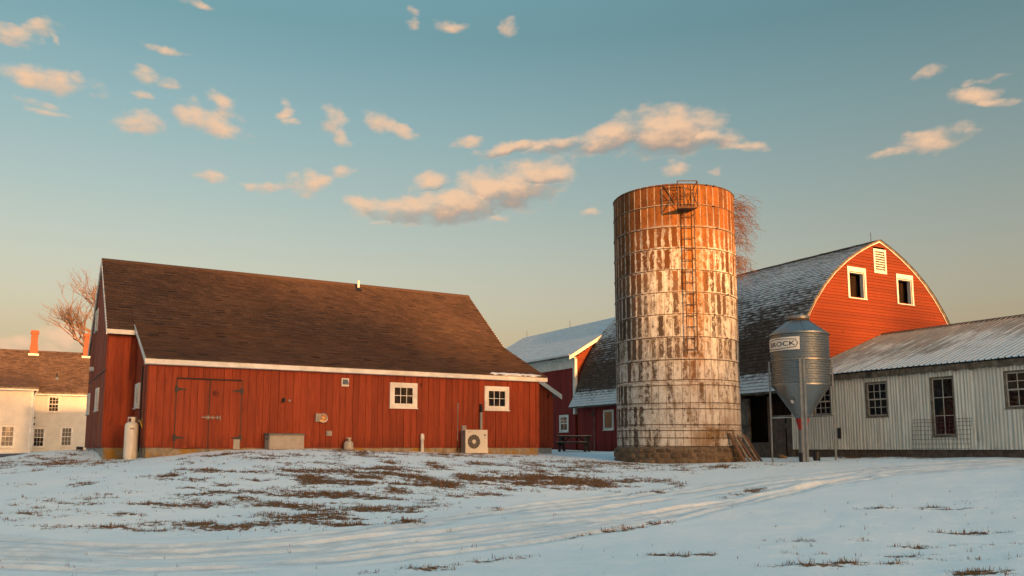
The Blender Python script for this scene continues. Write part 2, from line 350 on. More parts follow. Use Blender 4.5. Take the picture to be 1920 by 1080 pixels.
# the silo's staves: chalky white wash flaking off rust-brown concrete, redder towards the top, a rust run under the ladder
def _stave(q, b):
    x, y, z = q.xyz(pos(q))
    cx, cy = q.m('SUBTRACT', x, 5.82), q.m('SUBTRACT', y, 30.0)
    th = q.m('ARCTAN2', cy, cx); zz = q.m('SUBTRACT', z, EYE)
    au = q.m('MULTIPLY', th, 52/(2*math.pi)); ai = q.m('FLOOR', au); af = q.m('FRACT', au)
    ru = q.m('DIVIDE', q.m('SUBTRACT', zz, -.07), .7475); ri = q.m('FLOOR', ru); rf = q.m('FRACT', ru)
    rnd = q.white(q.comb(ai, ri, 2.0)); rnd2 = q.white(q.comb(ai, ri, 9.0))
    eu = q.m('MULTIPLY', q.m('MINIMUM', af, q.m('SUBTRACT', 1.0, af)), .2575)      # metres from the stave's own edges
    ev = q.m('MULTIPLY', q.m('MINIMUM', rf, q.m('SUBTRACT', 1.0, rf)), .7475)
    ed = q.m('MINIMUM', eu, ev)
    arc = q.comb(q.m('MULTIPLY', th, 2.133), zz, rnd)
    n = q.noise(q.scale(arc, 1, .55, 3), 9, 6, .66); nf = q.noise(q.scale(arc, 1, .7, 1), 30, 5, .7)
    nb = q.noise(q.scale(arc, 1, 1, 0), .8, 4, .6)
    hgt = q.mr(zz, 1.0, 8.2, 0, 1, False)
    # how bare this stave is: more towards the top
    bare = q.m('ADD', q.m('MULTIPLY_ADD', hgt, .62, q.m('MULTIPLY', rnd, .50)), q.m('MULTIPLY_ADD', nb, .55, -.62))
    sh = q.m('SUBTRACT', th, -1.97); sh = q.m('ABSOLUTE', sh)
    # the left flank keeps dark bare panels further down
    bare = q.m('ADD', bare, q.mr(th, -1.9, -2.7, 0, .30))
    e = q.mr(ed, .002, .085, .15, 1)
    k = q.m('ADD', q.m('MULTIPLY', e, q.m('ADD', bare, .10)), q.m('MULTIPLY_ADD', n, 1.5, q.m('MULTIPLY_ADD', nf, 1.1, -1.38)))
    mask = q.mr(k, -.06, .34)
    mask = q.m('MAXIMUM', mask, q.m('MULTIPLY', q.mr(hgt, .78, .93), q.mr(q.m('MULTIPLY_ADD', nf, .03, ed), .022, .034)))
    rust = q.ramp(n, [(.25, (.12, .040, .011)), (.5, (.22, .075, .017)), (.75, (.31, .115, .025))])
    brown = q.ramp(n, [(.25, (.055, .038, .028)), (.5, (.105, .072, .050)), (.75, (.155, .110, .078))])
    bodyc = q.mix(q.mr(q.m('MULTIPLY_ADD', nb, .4, hgt), .68, 1.02), brown, rust)
    kk = q.mr(rnd2, 0, 1, .52, 1.12, False); bodyc = q.mix(1.0, bodyc, q.comb(kk, kk, kk), 'MULTIPLY')
    chalk = q.mix(q.mr(nf, .3, .7), (.50, .47, .41), (.74, .71, .65))
    chalk = q.mix(q.mr(q.noise(q.scale(arc, 2.5, .5, 0), 2.2, 5, .6), .46, .70, 0, .8), chalk, (.27, .18, .10))
    chalk = q.mix(q.mr(q.noise(arc, 60, 4, .6), .58, .68, 0, .7), chalk, (.14, .095, .06))
    bodyc = q.mix(q.mr(q.noise(q.scale(arc, 1.5, .8, 1), 5, 6, .68), .54, .70, 0, .65), bodyc, (.05, .028, .016))
    col = q.mix(mask, chalk, bodyc)
    lad = q.m('MULTIPLY', q.mr(q.m('ABSOLUTE', q.m('SUBTRACT', th, -1.47)), .05, .34, 1, 0), q.mr(zz, 1.2, 5.0, .25, .85))
    lad = q.m('MULTIPLY', lad, q.mr(q.noise(q.scale(arc, 3, .5, 0), 3, 5), .3, .6))
    low = q.m('MULTIPLY', q.mr(q.m('ABSOLUTE', q.m('SUBTRACT', th, -1.15)), .1, .75, 1, 0), q.m('MULTIPLY', q.mr(zz, .1, 2.6, 1, 0), q.mr(nb, .42, .62)))
    col = q.mix(q.m('MULTIPLY', lad, .8), col, (.34, .13, .022))
    col = q.mix(q.m('MULTIPLY', low, .8), col, (.20, .105, .03))
    q.put(b.inputs['Base Color'], col)
    q.put(b.inputs['Normal'], q.bump(q.m('ADD', q.m('MULTIPLY', mask, -.5), q.m('MULTIPLY', nf, .6)), .45, .012))
mat('stave', rough=.88, spec=.25, build=_stave)
mat('rust_iron', rough=.8, build=worn((.055, .025, .012), (.11, .05, .022), 8))
mat('hoop', rough=.7, metal=.2, build=worn((.07, .043, .028), (.14, .085, .052), 3))
def _stone(q, b):
    o = coords(q)['Object']; r = orand(q)
    v = q.vm('ADD', o, q.comb(q.m('MULTIPLY', r, 31.0), q.m('MULTIPLY', r, 17.0), 0.0))
    c = q.mix(q.mr(q.noise(v, 7, 6, .65), .3, .7), (.075, .048, .028), (.20, .135, .085))
    c = q.mix(q.mr(q.noise(v, 2.0, 4), .55, .68), c, (.26, .14, .025))
    k = q.mr(r, 0, 1, .55, 1.3, False); c = q.mix(1.0, c, q.comb(k, k, k), 'MULTIPLY')
    q.put(b.inputs['Base Color'], c); q.put(b.inputs['Normal'], q.bump(q.noise(v, 25, 5), .5, .02))
mat('stone', rough=.9, build=_stone)
mat('mortar', rough=.95, build=worn((.12, .085, .055), (.20, .15, .10), 6, bump=.4))
def _galv(q, b):
    o = coords(q)['Object']; x, y, z = q.xyz(o)
    vor = q.node('ShaderNodeTexVoronoi'); q.put(vor.inputs['Vector'], o); vor.inputs['Scale'].default_value = 28
    sp = q.xyz(vor.outputs['Color'])[0]
    c = q.mix(sp, (.23, .26, .272), (.255, .285, .297))
    c = q.mix(q.mr(q.noise(q.scale(o, 3, 3, .7), 2.5, 5, .6), .5, .75, 0, .6), c, (.25, .23, .185))
    c = q.mix(q.mr(q.noise(q.scale(o, 7, 7, .5), 3, 5, .65), .66, .76, 0, .7), c, (.20, .10, .04))
    q.put(b.inputs['Base Color'], c); q.put(b.inputs['Roughness'], q.mr(q.noise(o, 5, 4), .3, .7, .36, .46, False))
mat('galvanised', rough=.45, metal=.85, build=_galv)
mat('galv_leg', rough=.5, metal=.6, build=worn((.17, .195, .205), (.25, .265, .27), 4, bump=0))
mat('sign_white', rough=.5, build=worn((.66, .64, .58), (.76, .74, .68), 6, bump=0))
mat('sign_black', (.012, .012, .014), .5)
mat('boot_red', rough=.5, build=worn((.34, .018, .015), (.42, .03, .02), 5, bump=0))
# painted corrugated sheets: grey-white with run stains
def _sheet(q, b):
    o = coords(q)['Object']; r = orand(q)
    v = q.vm('ADD', q.scale(o, 7, 7, .45), q.comb(0.0, q.m('MULTIPLY', r, 21.0), 0.0))
    n = q.noise(v, 2.0, 6, .62)
    c = q.mix(q.mr(n, .3, .7), (.72, .65, .54), (.88, .82, .71))
    c = q.mix(q.mr(q.noise(v, 1.1, 4), .52, .72, 0, .7), c, (.62, .64, .61))
    c = q.mix(q.mr(q.noise(q.scale(o, 9, 9, .3), 2.6, 5, .65), .56, .70, 0, .65), c, (.27, .20, .13))
    k = q.mr(r, 0, 1, .85, 1.1, False); c = q.mix(1.0, c, q.comb(k, k, k), 'MULTIPLY')
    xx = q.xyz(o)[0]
    valley_shade = q.m('MULTIPLY', q.mr(xx, -.022, -.004), q.mr(q.noise(q.scale(o, 1, 5, .6), 1.4, 4), .25, .6, .15, .72))  # shade of the corrugation valleys, put into the colour in uneven strength
    c = q.mix(valley_shade, c, (.36, .345, .30))
    q.put(b.inputs['Base Color'], c)
mat('wall_sheet', rough=.55, spec=.4, build=_sheet)
def _roofsheet(q, b):
    o = coords(q)['Object']; x, y, z = q.xyz(o); r = orand(q)
    n = q.noise(q.scale(o, .8, 5, .8), 2.0, 6, .62)
    c = q.mix(q.mr(n, .3, .7), (.22, .195, .17), (.34, .31, .275))
    c = q.mix(q.mr(q.noise(o, 1.4, 5, .65), .58, .72, 0, .6), c, (.17, .11, .075))
    big = q.noise(q.scale(o, .55, .35, .5), 1.0, 4, .6); st = q.noise(q.scale(o, .45, 9, .45), 1.3, 5, .68)
    lowpart = q.m('ADD', q.mr(x, .2, 4.2, .26, -.12, False), q.mr(y, -1, -9, -.10, .10, False))
    k = q.mr(q.m('ADD', q.m('MULTIPLY_ADD', big, .75, q.m('MULTIPLY', st, 1.25)), lowpart), .88, 1.22)
    rib = q.m('ABSOLUTE', q.m('SUBTRACT', q.m('FRACT', q.m('DIVIDE', y, .2)), .5))
    k = q.m('MULTIPLY', k, q.mr(rib, .05, .14, .2, 1))
    c = q.mix(q.mr(rib, .06, .17, .5, 0), c, (.13, .10, .08))
    c = q.mix(q.m('MULTIPLY', k, .9), c, (.74, .77, .80))
    q.put(b.inputs['Base Color'], c); q.put(b.inputs['Roughness'], q.mr(k, 0, 1, .5, .85, False))
mat('roof_sheet', rough=.5, metal=.0, build=_roofsheet)
mat('old_wood', rough=.85, build=worn((.12, .095, .07), (.24, .20, .155), 4, st=(1, 1, 1), bump=.3, c3=(.07, .05, .035)))
mat('eave_wood', rough=.9, build=worn((.09, .07, .05), (.20, .165, .12), 5, bump=.5, c3=(.05, .04, .03)))
mat('rust_board', rough=.85, build=worn((.10, .05, .03), (.18, .10, .06), 5, st=(4, 4, .8)))
mat('sash_paint', rough=.65, build=worn((.40, .36, .30), (.52, .48, .41), 8))
mat('tank_white', rough=.4, build=worn((.60, .57, .50), (.72, .70, .63), 2.5, st=(1, 1, .4), bump=0, c3=(.52, .47, .38)))
mat('tank_tan', rough=.5, build=worn((.36, .33, .27), (.45, .42, .35), 6, bump=0))
mat('brass', (.45, .30, .12), .35, .9)
mat('hose_yellow', (.62, .36, .02), .5)
mat('pvc', rough=.4, build=worn((.62, .60, .54), (.70, .68, .62), 4, bump=0))
mat('box_tan', rough=.6, build=worn((.30, .275, .23), (.36, .33, .28), 5, bump=.05))
mat('box_lid', rough=.6, build=worn((.10, .11, .105), (.15, .155, .145), 5, bump=.05))
mat('unit_cream', rough=.5, build=worn((.58, .53, .44), (.65, .60, .50), 2, bump=0))
mat('unit_grille', (.06, .045, .03), .5)
mat('unit_fin', (.17, .14, .13), .5, .4)
mat('plastic_grey', rough=.6, build=worn((.25, .24, .22), (.32, .31, .28), 6, bump=0))
mat('brick_orange', rough=.85, build=worn((.22, .07, .035), (.28, .095, .045), 14, bump=.5, c3=(.18, .06, .035)))
mat('bucket_black', (.012, .013, .018), .5)
mat('bark', rough=.9, build=worn((.17, .11, .075), (.26, .18, .125), 6))
mat('twig', rough=.9, build=worn((.15, .085, .055), (.22, .13, .085), 6, bump=0))
mat('vine', rough=.9, build=worn((.19, .10, .065), (.27, .15, .10), 6, bump=0))
mat('table_wood', rough=.8, build=worn((.014, .012, .011), (.026, .022, .02), 8))
mat('wire', (.09, .08, .075), .6, .5)
mat('asphalt', rough=.9, build=worn((.05, .048, .045), (.10, .095, .09), 3))
def _grass(q, b):
    P = pos(q); r = q.node('ShaderNodeNewGeometry').outputs['Random Per Island']
    c = q.ramp(r, [(0, (.10, .050, .022)), (.5, (.17, .09, .04)), (1, (.26, .16, .08))]); q.put(b.inputs['Base Color'], c)
mat('dead_grass', rough=.9, spec=.2, build=_grass)
def _snow(q, b):
    P = pos(q); a = q.node('ShaderNodeAttribute', attribute_name='bare').outputs['Fac']
    x, y, z = q.xyz(P); xy = q.comb(x, y, 0.0)
    n1 = q.noise(xy, .35, 4); n2 = q.noise(xy, 2.6, 6, .62); n3 = q.noise(q.comb(x, q.m('MULTIPLY', y, 1.0), 0.0), 13, 5, .65)
    c = q.mix(q.mr(n1, .3, .7), (.85, .895, .90), (.90, .935, .935))
    soil = q.mix(q.mr(n3, .3, .7), (.10, .055, .028), (.235, .135, .07))
    n4 = q.noise(q.comb(q.m('MULTIPLY', x, .75), y, 0.0), 9.0, 6, .70)
    k = q.mr(q.m('MULTIPLY_ADD', n4, 2.6, q.m('MULTIPLY_ADD', a, .85, -1.3)), .42, .62)
    k = q.m('MULTIPLY', k, q.mr(a, .02, .12))
    # little crumbs of earth and leaf all over
    cr = q.mr(q.noise(xy, 21, 3, .5), .715, .755)
    k = q.m('MAXIMUM', k, q.m('MULTIPLY', cr, q.mr(n2, .42, .62, 0, .8)))
    t = q.node('ShaderNodeAttribute', attribute_name='packed_shade').outputs['Fac']
    c = q.mix(q.m('MULTIPLY', t, q.mr(n2, .3, .65, .35, .95)), c, (.56, .61, .64))  # ruts greyed in the colour: packed snow plus the shade lying in them
    c = q.mix(k, c, soil)
    q.put(b.inputs['Base Color'], c); q.put(b.inputs['Roughness'], .8)
    h = q.m('ADD', q.m('MULTIPLY', n2, .9), q.m('ADD', q.m('MULTIPLY', n3, .35), q.m('MULTIPLY', k, -.25)))
    q.put(b.inputs['Normal'], q.bump(q.m('ADD', h, q.m('MULTIPLY', q.noise(xy, 45, 4, .65), .22)), .6, .05))
mat('snow_ground', rough=.8, spec=.25, build=_snow)
M = MATS
# ================= ground =================
def _line(pts):
    xs = np.arange(-40, 40, .05); p = np.array(pts); y = np.interp(xs, p[:, 0], p[:, 1])
    k = np.exp(-np.linspace(-2.5, 2.5, 41)**2/2); k /= k.sum(); yp = np.pad(y, 20, mode='edge')
    return xs, np.convolve(yp, k, 'valid')
T1 = _line([(-40, 26), (-22, 19.5), (-14, 16.2), (-9.54, 14.69), (-8.47, 14.41), (-6.83, 13.85), (-5.31, 13.78), (-2.93, 14.95), (-.83, 16.93), (.81, 18.75), (3.69, 21.35), (5.22, 22.6), (7.17, 23.6), (10.16, 24.2), (14, 24.4), (40, 22)])
T2 = _line([(-40, 24), (-22, 17.9), (-14, 14.6), (-7.67, 13.07), (-4.92, 12.79), (-2.65, 13.53), (1.4, 16.27), (3.82, 18.29), (6.94, 20.84), (9.83, 23.2), (14, 23.6), (40, 21)])
T3 = _line([(-40, 22), (-22, 16.2), (-14, 13.2), (-6.83, 11.8), (-4.6, 11.5), (-2.4, 11.9), (0, 13.4), (2.49, 15.63), (5.57, 19.25), (7.39, 21.0), (9.8, 22.4), (14, 22.7), (40, 20)])
RUTS = []
_rr = random.Random(3)
for i in range(16):
    f = min(1, max(0, i/15+_rr.uniform(-.03, .03))); a, b, t = (T1, T2, f*2) if f < .5 else (T2, T3, f*2-1)
    y = a[1]*(1-t)+b[1]*t+.13*(fbm(a[0]*.25, a[0]*0+i*3.7, 40+i, 2)-.5)*2
    RUTS.append((a[0], y, i, _rr.uniform(.06, .12), _rr.uniform(.5, 1.1)))
PATCH = [(-3.5,21.7,2.3,.75,.10,.95),(-1.4,21.8,2.0,.7,.1,1.0),(.9,22.3,1.5,.75,.1,1.1),(1.4,25.3,2.3,1.0,.3,.72),(-1.0,24.2,2.4,.9,.4,.55),(2.4,27.4,1.2,.7,0,.6),
 (-3,27.6,3.0,.9,.5,.42),(-6.2,25.0,2.6,.9,.5,.36),(-7.1,20.5,2.6,0.45,0.05,0.43),(-4.6,23.4,2.4,.6,.2,.55),(-7.3,17.9,1.9,0.5,-0.05,0.54),(-5.6,18.0,1.6,.5,0,.72),(-4.2,19.2,1.8,.5,.1,.72),
 (-6.9,15.7,1.3,0.3,-0.05,0.51),(-5.4,15.75,1.5,.32,0,.72),(-3.85,15.85,1.3,.36,.15,.85),(-3.0,17.2,1.3,.42,.2,.85),(-8.6,16.6,1.2,0.35,-0.1,0.41),(-2.2,19.6,1.4,.4,.2,.65),
 (-13.4,25.6,1.6,1.5,.3,.55),(-15.0,27.8,1.6,1.2,.3,.5),(7.66,14.55,0.36,0.085,0,0.68),(4.97,14,0.40,0.065,0,0.59),(3.7,11.7,0.64,0.104,0,0.53),(4.9,11.8,0.36,0.104,0,0.59),(6.7,13.4,.6,.12,0,.55),(6.05,11,0.64,0.130,0,0.51),
 (5.9,12.3,1.04,0.163,0,0.38),(3,12.6,0.96,0.130,0,0.36),(7.85,17.5,.5,.05,0,.9),(8.5,17.2,.45,.035,0,.9),(3.44,20.75,.45,.10,.7,.9),(5.5,20.4,.5,.10,.8,.85),(2.5,15.75,.6,.09,.85,.9),(1.2,14.5,.5,.06,.8,.8),(-.9,12.0,.9,.12,.5,.6),(-.2,12.3,.5,.1,.6,.7),
 (6.5,25.8,1.6,.35,.1,.5),(4.6,25.4,.8,.25,.3,.5),(11.5,29.2,1.6,.3,-1.0,.5),(2.8,24.2,.7,.2,.2,.5)]
def bareness(x, y):
    d = np.zeros_like(x)
    for (cx, cy, rx, ry, rot, s_) in PATCH:
        co, si = math.cos(rot), math.sin(rot)
        u = ((x-cx)*co+(y-cy)*si)/rx; v = (-(x-cx)*si+(y-cy)*co)/ry
        d = np.maximum(d, s_*np.exp(-.5*(u*u*.5+v*v*.45)**1.15))
    st = fbm(x*1.5+y*.3, y*3.0, 5, 4)
    return np.clip((d*1.0+(st-.5)*2.2-.16)*np.clip(d*4, 0, 1), 0, 1.0)
def _axis(a, b, step, far):
    c = list(np.arange(a, b, step)); s_ = step; lo = [a]
    while lo[-1] > -far: s_ *= 1.16; lo.append(lo[-1]-s_)
    s_ = step; hi = [c[-1]]
    while hi[-1] < far: s_ *= 1.16; hi.append(hi[-1]+s_)
    return np.array(lo[:0:-1]+c+hi[1:])
def full_h(X, Y):
    """terrain with snow relief; returns height rel. eye, and how driven-over it is"""
    Z = base_h(X, Y)
    Z = Z+(fbm(X*.45, Y*.45, 21, 3)-.5)*.10*np.clip((Y-4)/6, 0, 1)+(fbm(X*2.1, Y*2.1, 22, 3)-.5)*.022
    packed_shade = np.zeros_like(X)
    for (xs, ys, i, wd, am) in RUTS:
        yl = np.interp(X, xs, ys); sl_ = np.gradient(ys, xs); cs = 1/np.sqrt(1+np.interp(X, xs, sl_)**2)
        d = (Y-yl)*cs
        along = np.clip((fbm(X*.55+i*9.1, Y*0+i, 60+i, 3)-.30)*2.6, 0, 1)
        amp = am*along*np.clip((30-np.abs(X))/10, 0, 1)
        Z = Z-.032*amp*np.exp(-(d/wd)**2)+.034*amp*np.exp(-((d-1.75*wd)/(wd*.8))**2)
        packed_shade = np.maximum(packed_shade, np.exp(-(d/(wd*1.6))**2)*np.clip(along*1.3, 0, 1))
    g_ = np.clip(bareness(X, Y), 0, 1)
    Z = Z+g_*(fbm(X*5, Y*6, 31, 3)-.45)*.09
    return Z, packed_shade, g_
gx = _axis(-18.0, 17.0, .065, 420); gy = _axis(9.5, 30.0, .055, 420)
GX, GY = np.meshgrid(gx, gy); GZ, GP, GB = full_h(GX, GY)
nx, ny = len(gx), len(gy)
me = bpy.data.meshes.new('ground')
co = np.stack([GX, GY, GZ+EYE], -1).reshape(-1, 3).astype(np.float32)
idx = np.arange(nx*ny).reshape(ny, nx)
q4 = np.stack([idx[:-1, :-1], idx[:-1, 1:], idx[1:, 1:], idx[1:, :-1]], -1).reshape(-1, 4)
me.vertices.add(len(co)); me.vertices.foreach_set('co', co.ravel())
me.loops.add(q4.size); me.loops.foreach_set('vertex_index', q4.ravel().astype(np.int32))
me.polygons.add(len(q4)); me.polygons.foreach_set('loop_start', np.arange(0, q4.size, 4, dtype=np.int32))
me.polygons.foreach_set('use_smooth', np.ones(len(q4), dtype=bool)); me.update()
for nm, arr in (('bare', GB), ('packed_shade', GP)):
    at = me.attributes.new(nm, 'FLOAT', 'POINT'); at.data.foreach_set('value', arr.ravel().astype(np.float32))
me.materials.append(M['snow_ground'])
ground = bpy.data.objects.new('ground', me); C.objects.link(ground); ground['kind'] = 'structure'
def gz(x, y):
    z = full_h(np.array([float(x)]), np.array([float(y)]))[0]; return float(z[0])
# the dark wet drive beyond the bank, in front of the white house
mb = MB(); n = 26; dl = np.array([(-20.5, 29), (-22, 35), (-25.5, 43), (-30, 52), (-33.5, 58)])
tt = np.linspace(0, 4, n); cxs = np.interp(tt, range(5), dl[:, 0]); cys = np.interp(tt, range(5), dl[:, 1])
W = np.linspace(-3.2, 3.2, 9); DX = cxs[:, None]+W[None]*.92; DY = cys[:, None]+W[None]*.38
DZ = full_h(DX, DY)[0]+EYE+.05
vs = [(DX[i, j], DY[i, j], DZ[i, j]) for i in range(n) for j in range(9)]
mb.add(vs, [(i*9+j, i*9+j+1, i*9+j+10, i*9+j+9) for i in range(n-1) for j in range(8)])
drive = mb.build('driveway', M['asphalt'], recalc=False, smooth=True); drive['kind'] = 'structure'
# dead grass poking through
def grass():
    rs = np.random.RandomState(5); V = []; Fc = []
    N = 170000; x = rs.uniform(-18, 13, N); y = rs.uniform(9.5, 32, N)
    b = bareness(x, y); n2 = fbm(x*2.6, y*2.6, 77, 3)
    keep = rs.rand(N) < np.clip((b-.12)*.6, 0, .5)+.009*(n2 > .52)
    # keep grass off the walls
    x, y, b = x[keep], y[keep], b[keep]
    fx, fy = math.sin(R(59.57)), math.cos(R(59.57))
    sd = -(x+10.76)*fy+(y-25.19)*fx; td = (x+10.76)*fx+(y-25.19)*fy
    ok = ~((sd > -.05) & (td > -.1) & (td < 17)) & (np.hypot(x-5.82, y-30) > 2.4) & ~((sd > 3) & (td > -1.0))
    sx, cx_ = math.sin(R(60.95)), math.cos(R(60.95)); t2 = (x-10.6)*sx+(y-32.25)*cx_
    ok &= t2 < -.05
    x, y, b = x[ok], y[ok], b[ok]
    z = full_h(x, y)[0]+EYE
    for i in range(len(x)):
        nb = rs.randint(3, 8) if b[i] > .2 else rs.randint(1, 4)
        hh = (.028+.035*min(b[i], 1))*rs.uniform(.6, 1.5) if b[i] > .2 else rs.uniform(.025, .08)
        for k in range(nb):
            a = rs.uniform(0, 6.283); px = x[i]+rs.normal(0, .03); py = y[i]+rs.normal(0, .03)
            le = hh*rs.uniform(.6, 1.3); lean = rs.uniform(.1, 1.1); wd = rs.uniform(.004, .009)
            o = len(V); ca, sa = math.cos(a), math.sin(a)
            V += [(px-sa*wd, py+ca*wd, z[i]-.015), (px+sa*wd, py-ca*wd, z[i]-.015), (px+ca*le*lean, py+sa*le*lean, z[i]+le)]
            Fc.append((o, o+1, o+2))
    m_ = bpy.data.meshes.new('grass'); m_.from_pydata(V, [], Fc); m_.materials.append(M['dead_grass'])
    o = bpy.data.objects.new('grass', m_); C.objects.link(o); o['kind'] = 'stuff'; o['label'] = 'brown dead grass tufts poking through the thin snow'; o['category'] = 'grass'
grass()
# ================= shared building pieces =================
def courses(prof, x0, x1, row, mapf, lift=.016, cell=.3, seed=1, flip=False, jit=.006):
    """rows of shingles laid up a roof profile [(s,z)...] from eave to ridge; real overlapping steps"""
    rd = random.Random(seed); P = [Vector(p) for p in prof]
    L = [0]
    for a, b in zip(P, P[1:]): L.append(L[-1]+(b-a).length)
    def at(d):
        d = max(0, min(d, L[-1]-1e-6)); i = max(k for k in range(len(L)-1) if L[k] <= d)
        t = (d-L[i])/(L[i+1]-L[i]); p = P[i].lerp(P[i+1], t); tg = (P[i+1]-P[i]).normalized()
        n = Vector((-tg.y, tg.x)); n = -n if flip else n
        return p, n
    mb = MB(mapf); nu = max(1, int((x1-x0)/cell)); us = [x0+(x1-x0)*i/nu for i in range(nu+1)]
    k = 0
    while k*row < L[-1]-.01:
        for i in range(nu):
            a = k*row+rd.uniform(-jit, jit); c = min((k+1)*row+.01, L[-1]); l0 = lift+rd.uniform(-.005, .006)
            (p, n), (p2, n2) = at(a), at(c)
            lo, up, rz = p+n*l0, p2+n2*.003, p+n*.001
            u0, u1 = us[i], us[i+1]
            mb.add([(u0, lo.x, lo.y), (u1, lo.x, lo.y), (u1, up.x, up.y), (u0, up.x, up.y), (u0, rz.x, rz.y), (u1, rz.x, rz.y)],
                   [(0, 1, 2, 3), (4, 5, 1, 0)],
                   [[(u0, k*row+.01), (u1, k*row+.01), (u1, c-.012), (u0, c-.012)], [(u0, k*row+.01)]*4])
        k += 1
    return mb
def boards(parent, mp, u0, u1, zb, zt, m, seed=1, wmin=.19, wmax=.27, th=.026, name='board', holes=()):
    """upright boards side by side, every board a piece of its own; zt(u) gives the cut top"""
    rd = random.Random(seed); u = u0; out_ = []
    while u < u1-.02:
        wd = min(rd.uniform(wmin, wmax), u1-u)
        if u1-(u+wd) < .06: wd = u1-u
        a, b = u+.0065, u+wd-.0065; o = th+rd.uniform(-.008, .009); z0 = zb+rd.uniform(-.012, .006)
        mb = MB(mp)
        mb.add([(a, 0, z0), (b, 0, z0), (b, o, z0), (a, o, z0), (a, 0, zt(a)), (b, 0, zt(b)), (b, o, zt(b)), (a, o, zt(a))],
               [(3, 2, 1, 0), (4, 5, 6, 7), (0, 1, 5, 4), (1, 2, 6, 5), (2, 3, 7, 6), (3, 0, 4, 7)])
        out_.append(mb.build(name, m, parent)); u += wd
    return out_
def window(parent, mp, u0, u1, z0, z1, cas, cols, rows, frame_m, sash_m=None, glass=None, o=.05, back=0.0, hung=False, sill=True, sashw=.04, mun=.02, cas_top=None):
    sash_m = sash_m or frame_m; glass = glass or M['glass']; ct = cas_top or cas
    mb = MB(mp)
    mb.box(u0, u0+cas, -.02, o, z0, z1); mb.box(u1-cas, u1, -.02, o, z0, z1)
    mb.box(u0+cas, u1-cas, -.02, o-.002, z1-ct, z1); mb.box(u0+cas, u1-cas, -.02, o-.002, z0, z0+cas*.8)
    win = mb.build('window', frame_m, parent)
    if sill:
        sb = MB(mp); sb.box(u0-.02, u1+.02, -.02, o+.03, z0-.035, z0-.001); sb.build('sill', frame_m, win)
    a0, a1, b0, b1 = u0+cas, u1-cas, z0+cas*.8, z1-ct
    halves = [(b0, (b0+b1)/2+.012, .0), ((b0+b1)/2-.012, b1, .018)] if hung else [(b0, b1, .0)]
    for hi, (c0, c1, oo) in enumerate(halves):
        k = -back+oo; s = MB(mp); w_ = sashw
        s.box(a0, a0+w_, k, k+.03, c0, c1); s.box(a1-w_, a1, k, k+.03, c0, c1)
        s.box(a0+w_, a1-w_, k, k+.029, c0, c0+w_); s.box(a0+w_, a1-w_, k, k+.029, c1-w_, c1)
        i0, i1, j0, j1 = a0+w_, a1-w_, c0+w_, c1-w_
        nc = cols; nr = rows[hi] if isinstance(rows, (list, tuple)) else rows
        for i in range(1, nc):
            x = i0+(i1-i0)*i/nc; s.box(x-mun/2, x+mun/2, k+.004, k+.026, j0, j1)
        for j in range(1, nr):
            z = j0+(j1-j0)*j/nr; s.box(i0, i1, k+.005, k+.025, z-mun/2, z+mun/2)
        s.build('sash', sash_m, win)
        for i in range(nc):
            for j in range(nr):
                p = MB(mp); x0_, x1_ = i0+(i1-i0)*i/nc, i0+(i1-i0)*(i+1)/nc; y0_, y1_ = j0+(j1-j0)*j/nr, j0+(j1-j0)*(j+1)/nr
                t = random.uniform(-.003, .003)
                p.add([(x0_, k+.010+t, y0_), (x1_, k+.010-t, y0_), (x1_, k+.010-t, y1_), (x0_, k+.010+t, y1_), (x0_, k+.003, y0_), (x1_, k+.003, y0_), (x1_, k+.003, y1_), (x0_, k+.003, y1_)],
                      [(0, 1, 2, 3), (7, 6, 5, 4), (0, 4, 5, 1), (1, 5, 6, 2), (2, 6, 7, 3), (3, 7, 4, 0)])
                p.build('pane', glass[(hi*7+j) % len(glass)] if isinstance(glass, list) else glass, win)
    return win

# ================= red barn =================
PHI1 = 59.57
barn = thing('red_barn', 'long red board barn with brown shingle roof and lean-to front, on the grassy mound', 'barn', (-10.76, 25.19, EYE), R(90-PHI1))
L = 13.65; ZB = .045; RS, RZ = 6.2, 6.75; S1, S2 = 3.0, 9.7
BF = Matrix.Translation((-10.76, 25.19, EYE)) @ Matrix.Rotation(R(90-PHI1), 4, 'Z')
def bw(t, s, z): return BF @ Vector((t, s, z))                   # barn-local to world
top_front = lambda u: 2.60
top_side = lambda u: 2.60+.447*u
top_gable = lambda u: (RZ-.20)-(.83 if u < RS else .80)*abs(u-RS)
wl = MB().box(.03, L-.03, .0, .10, ZB-.02, 2.6).build('wall', M['red_board'], barn)
boards(wl, front(0), 0, L, ZB, top_front, M['red_board'], 11)
ws = MB().box(.0, .1, .02, S1, ZB-.02, 2.6).prismx([(.02, 2.6), (S1, 2.6), (S1, 3.92)], .001, .099).build('wall', M['red_board'], barn)
boards(ws, side(0), .0, S1, ZB, top_side, M['red_board'], 12)
wr = MB().box(-.86, -.001, S1, S1+.1, ZB-.02, 3.9).build('wall', M['red_board'], barn)
boards(wr, front(S1), -.87, -.03, ZB, lambda u: 3.92, M['red_board'], 13)
wg = MB().prismx([(S1+.1, ZB-.02), (S2, ZB-.02), (S2, top_gable(S2)), (RS, top_gable(RS)), (S1+.1, top_gable(S1+.1))], -.87, -.78).build('wall', M['red_board'], barn)
boards(wg, side(-.87), S1, S2, ZB, lambda u: 2.50, M['red_board'], 14)
boards(wg, side(-.87), S1, S2, 2.53, top_gable, M['red_board'], 15, th=.032)
MB(side(-.87)).box(S1-.03, S2+.02, 0, .05, 2.495, 2.525).build('flashing', M['black_iron'], wg)
MB().box(L-.1, L-.001, .1, S2, ZB-.02, 2.6).prismx([(.1, 2.6), (S1, 3.92), (RS, 6.55), (S2, 3.8), (S2, 2.6)], L-.099, L-.002).build('wall', M['red_board'], barn)
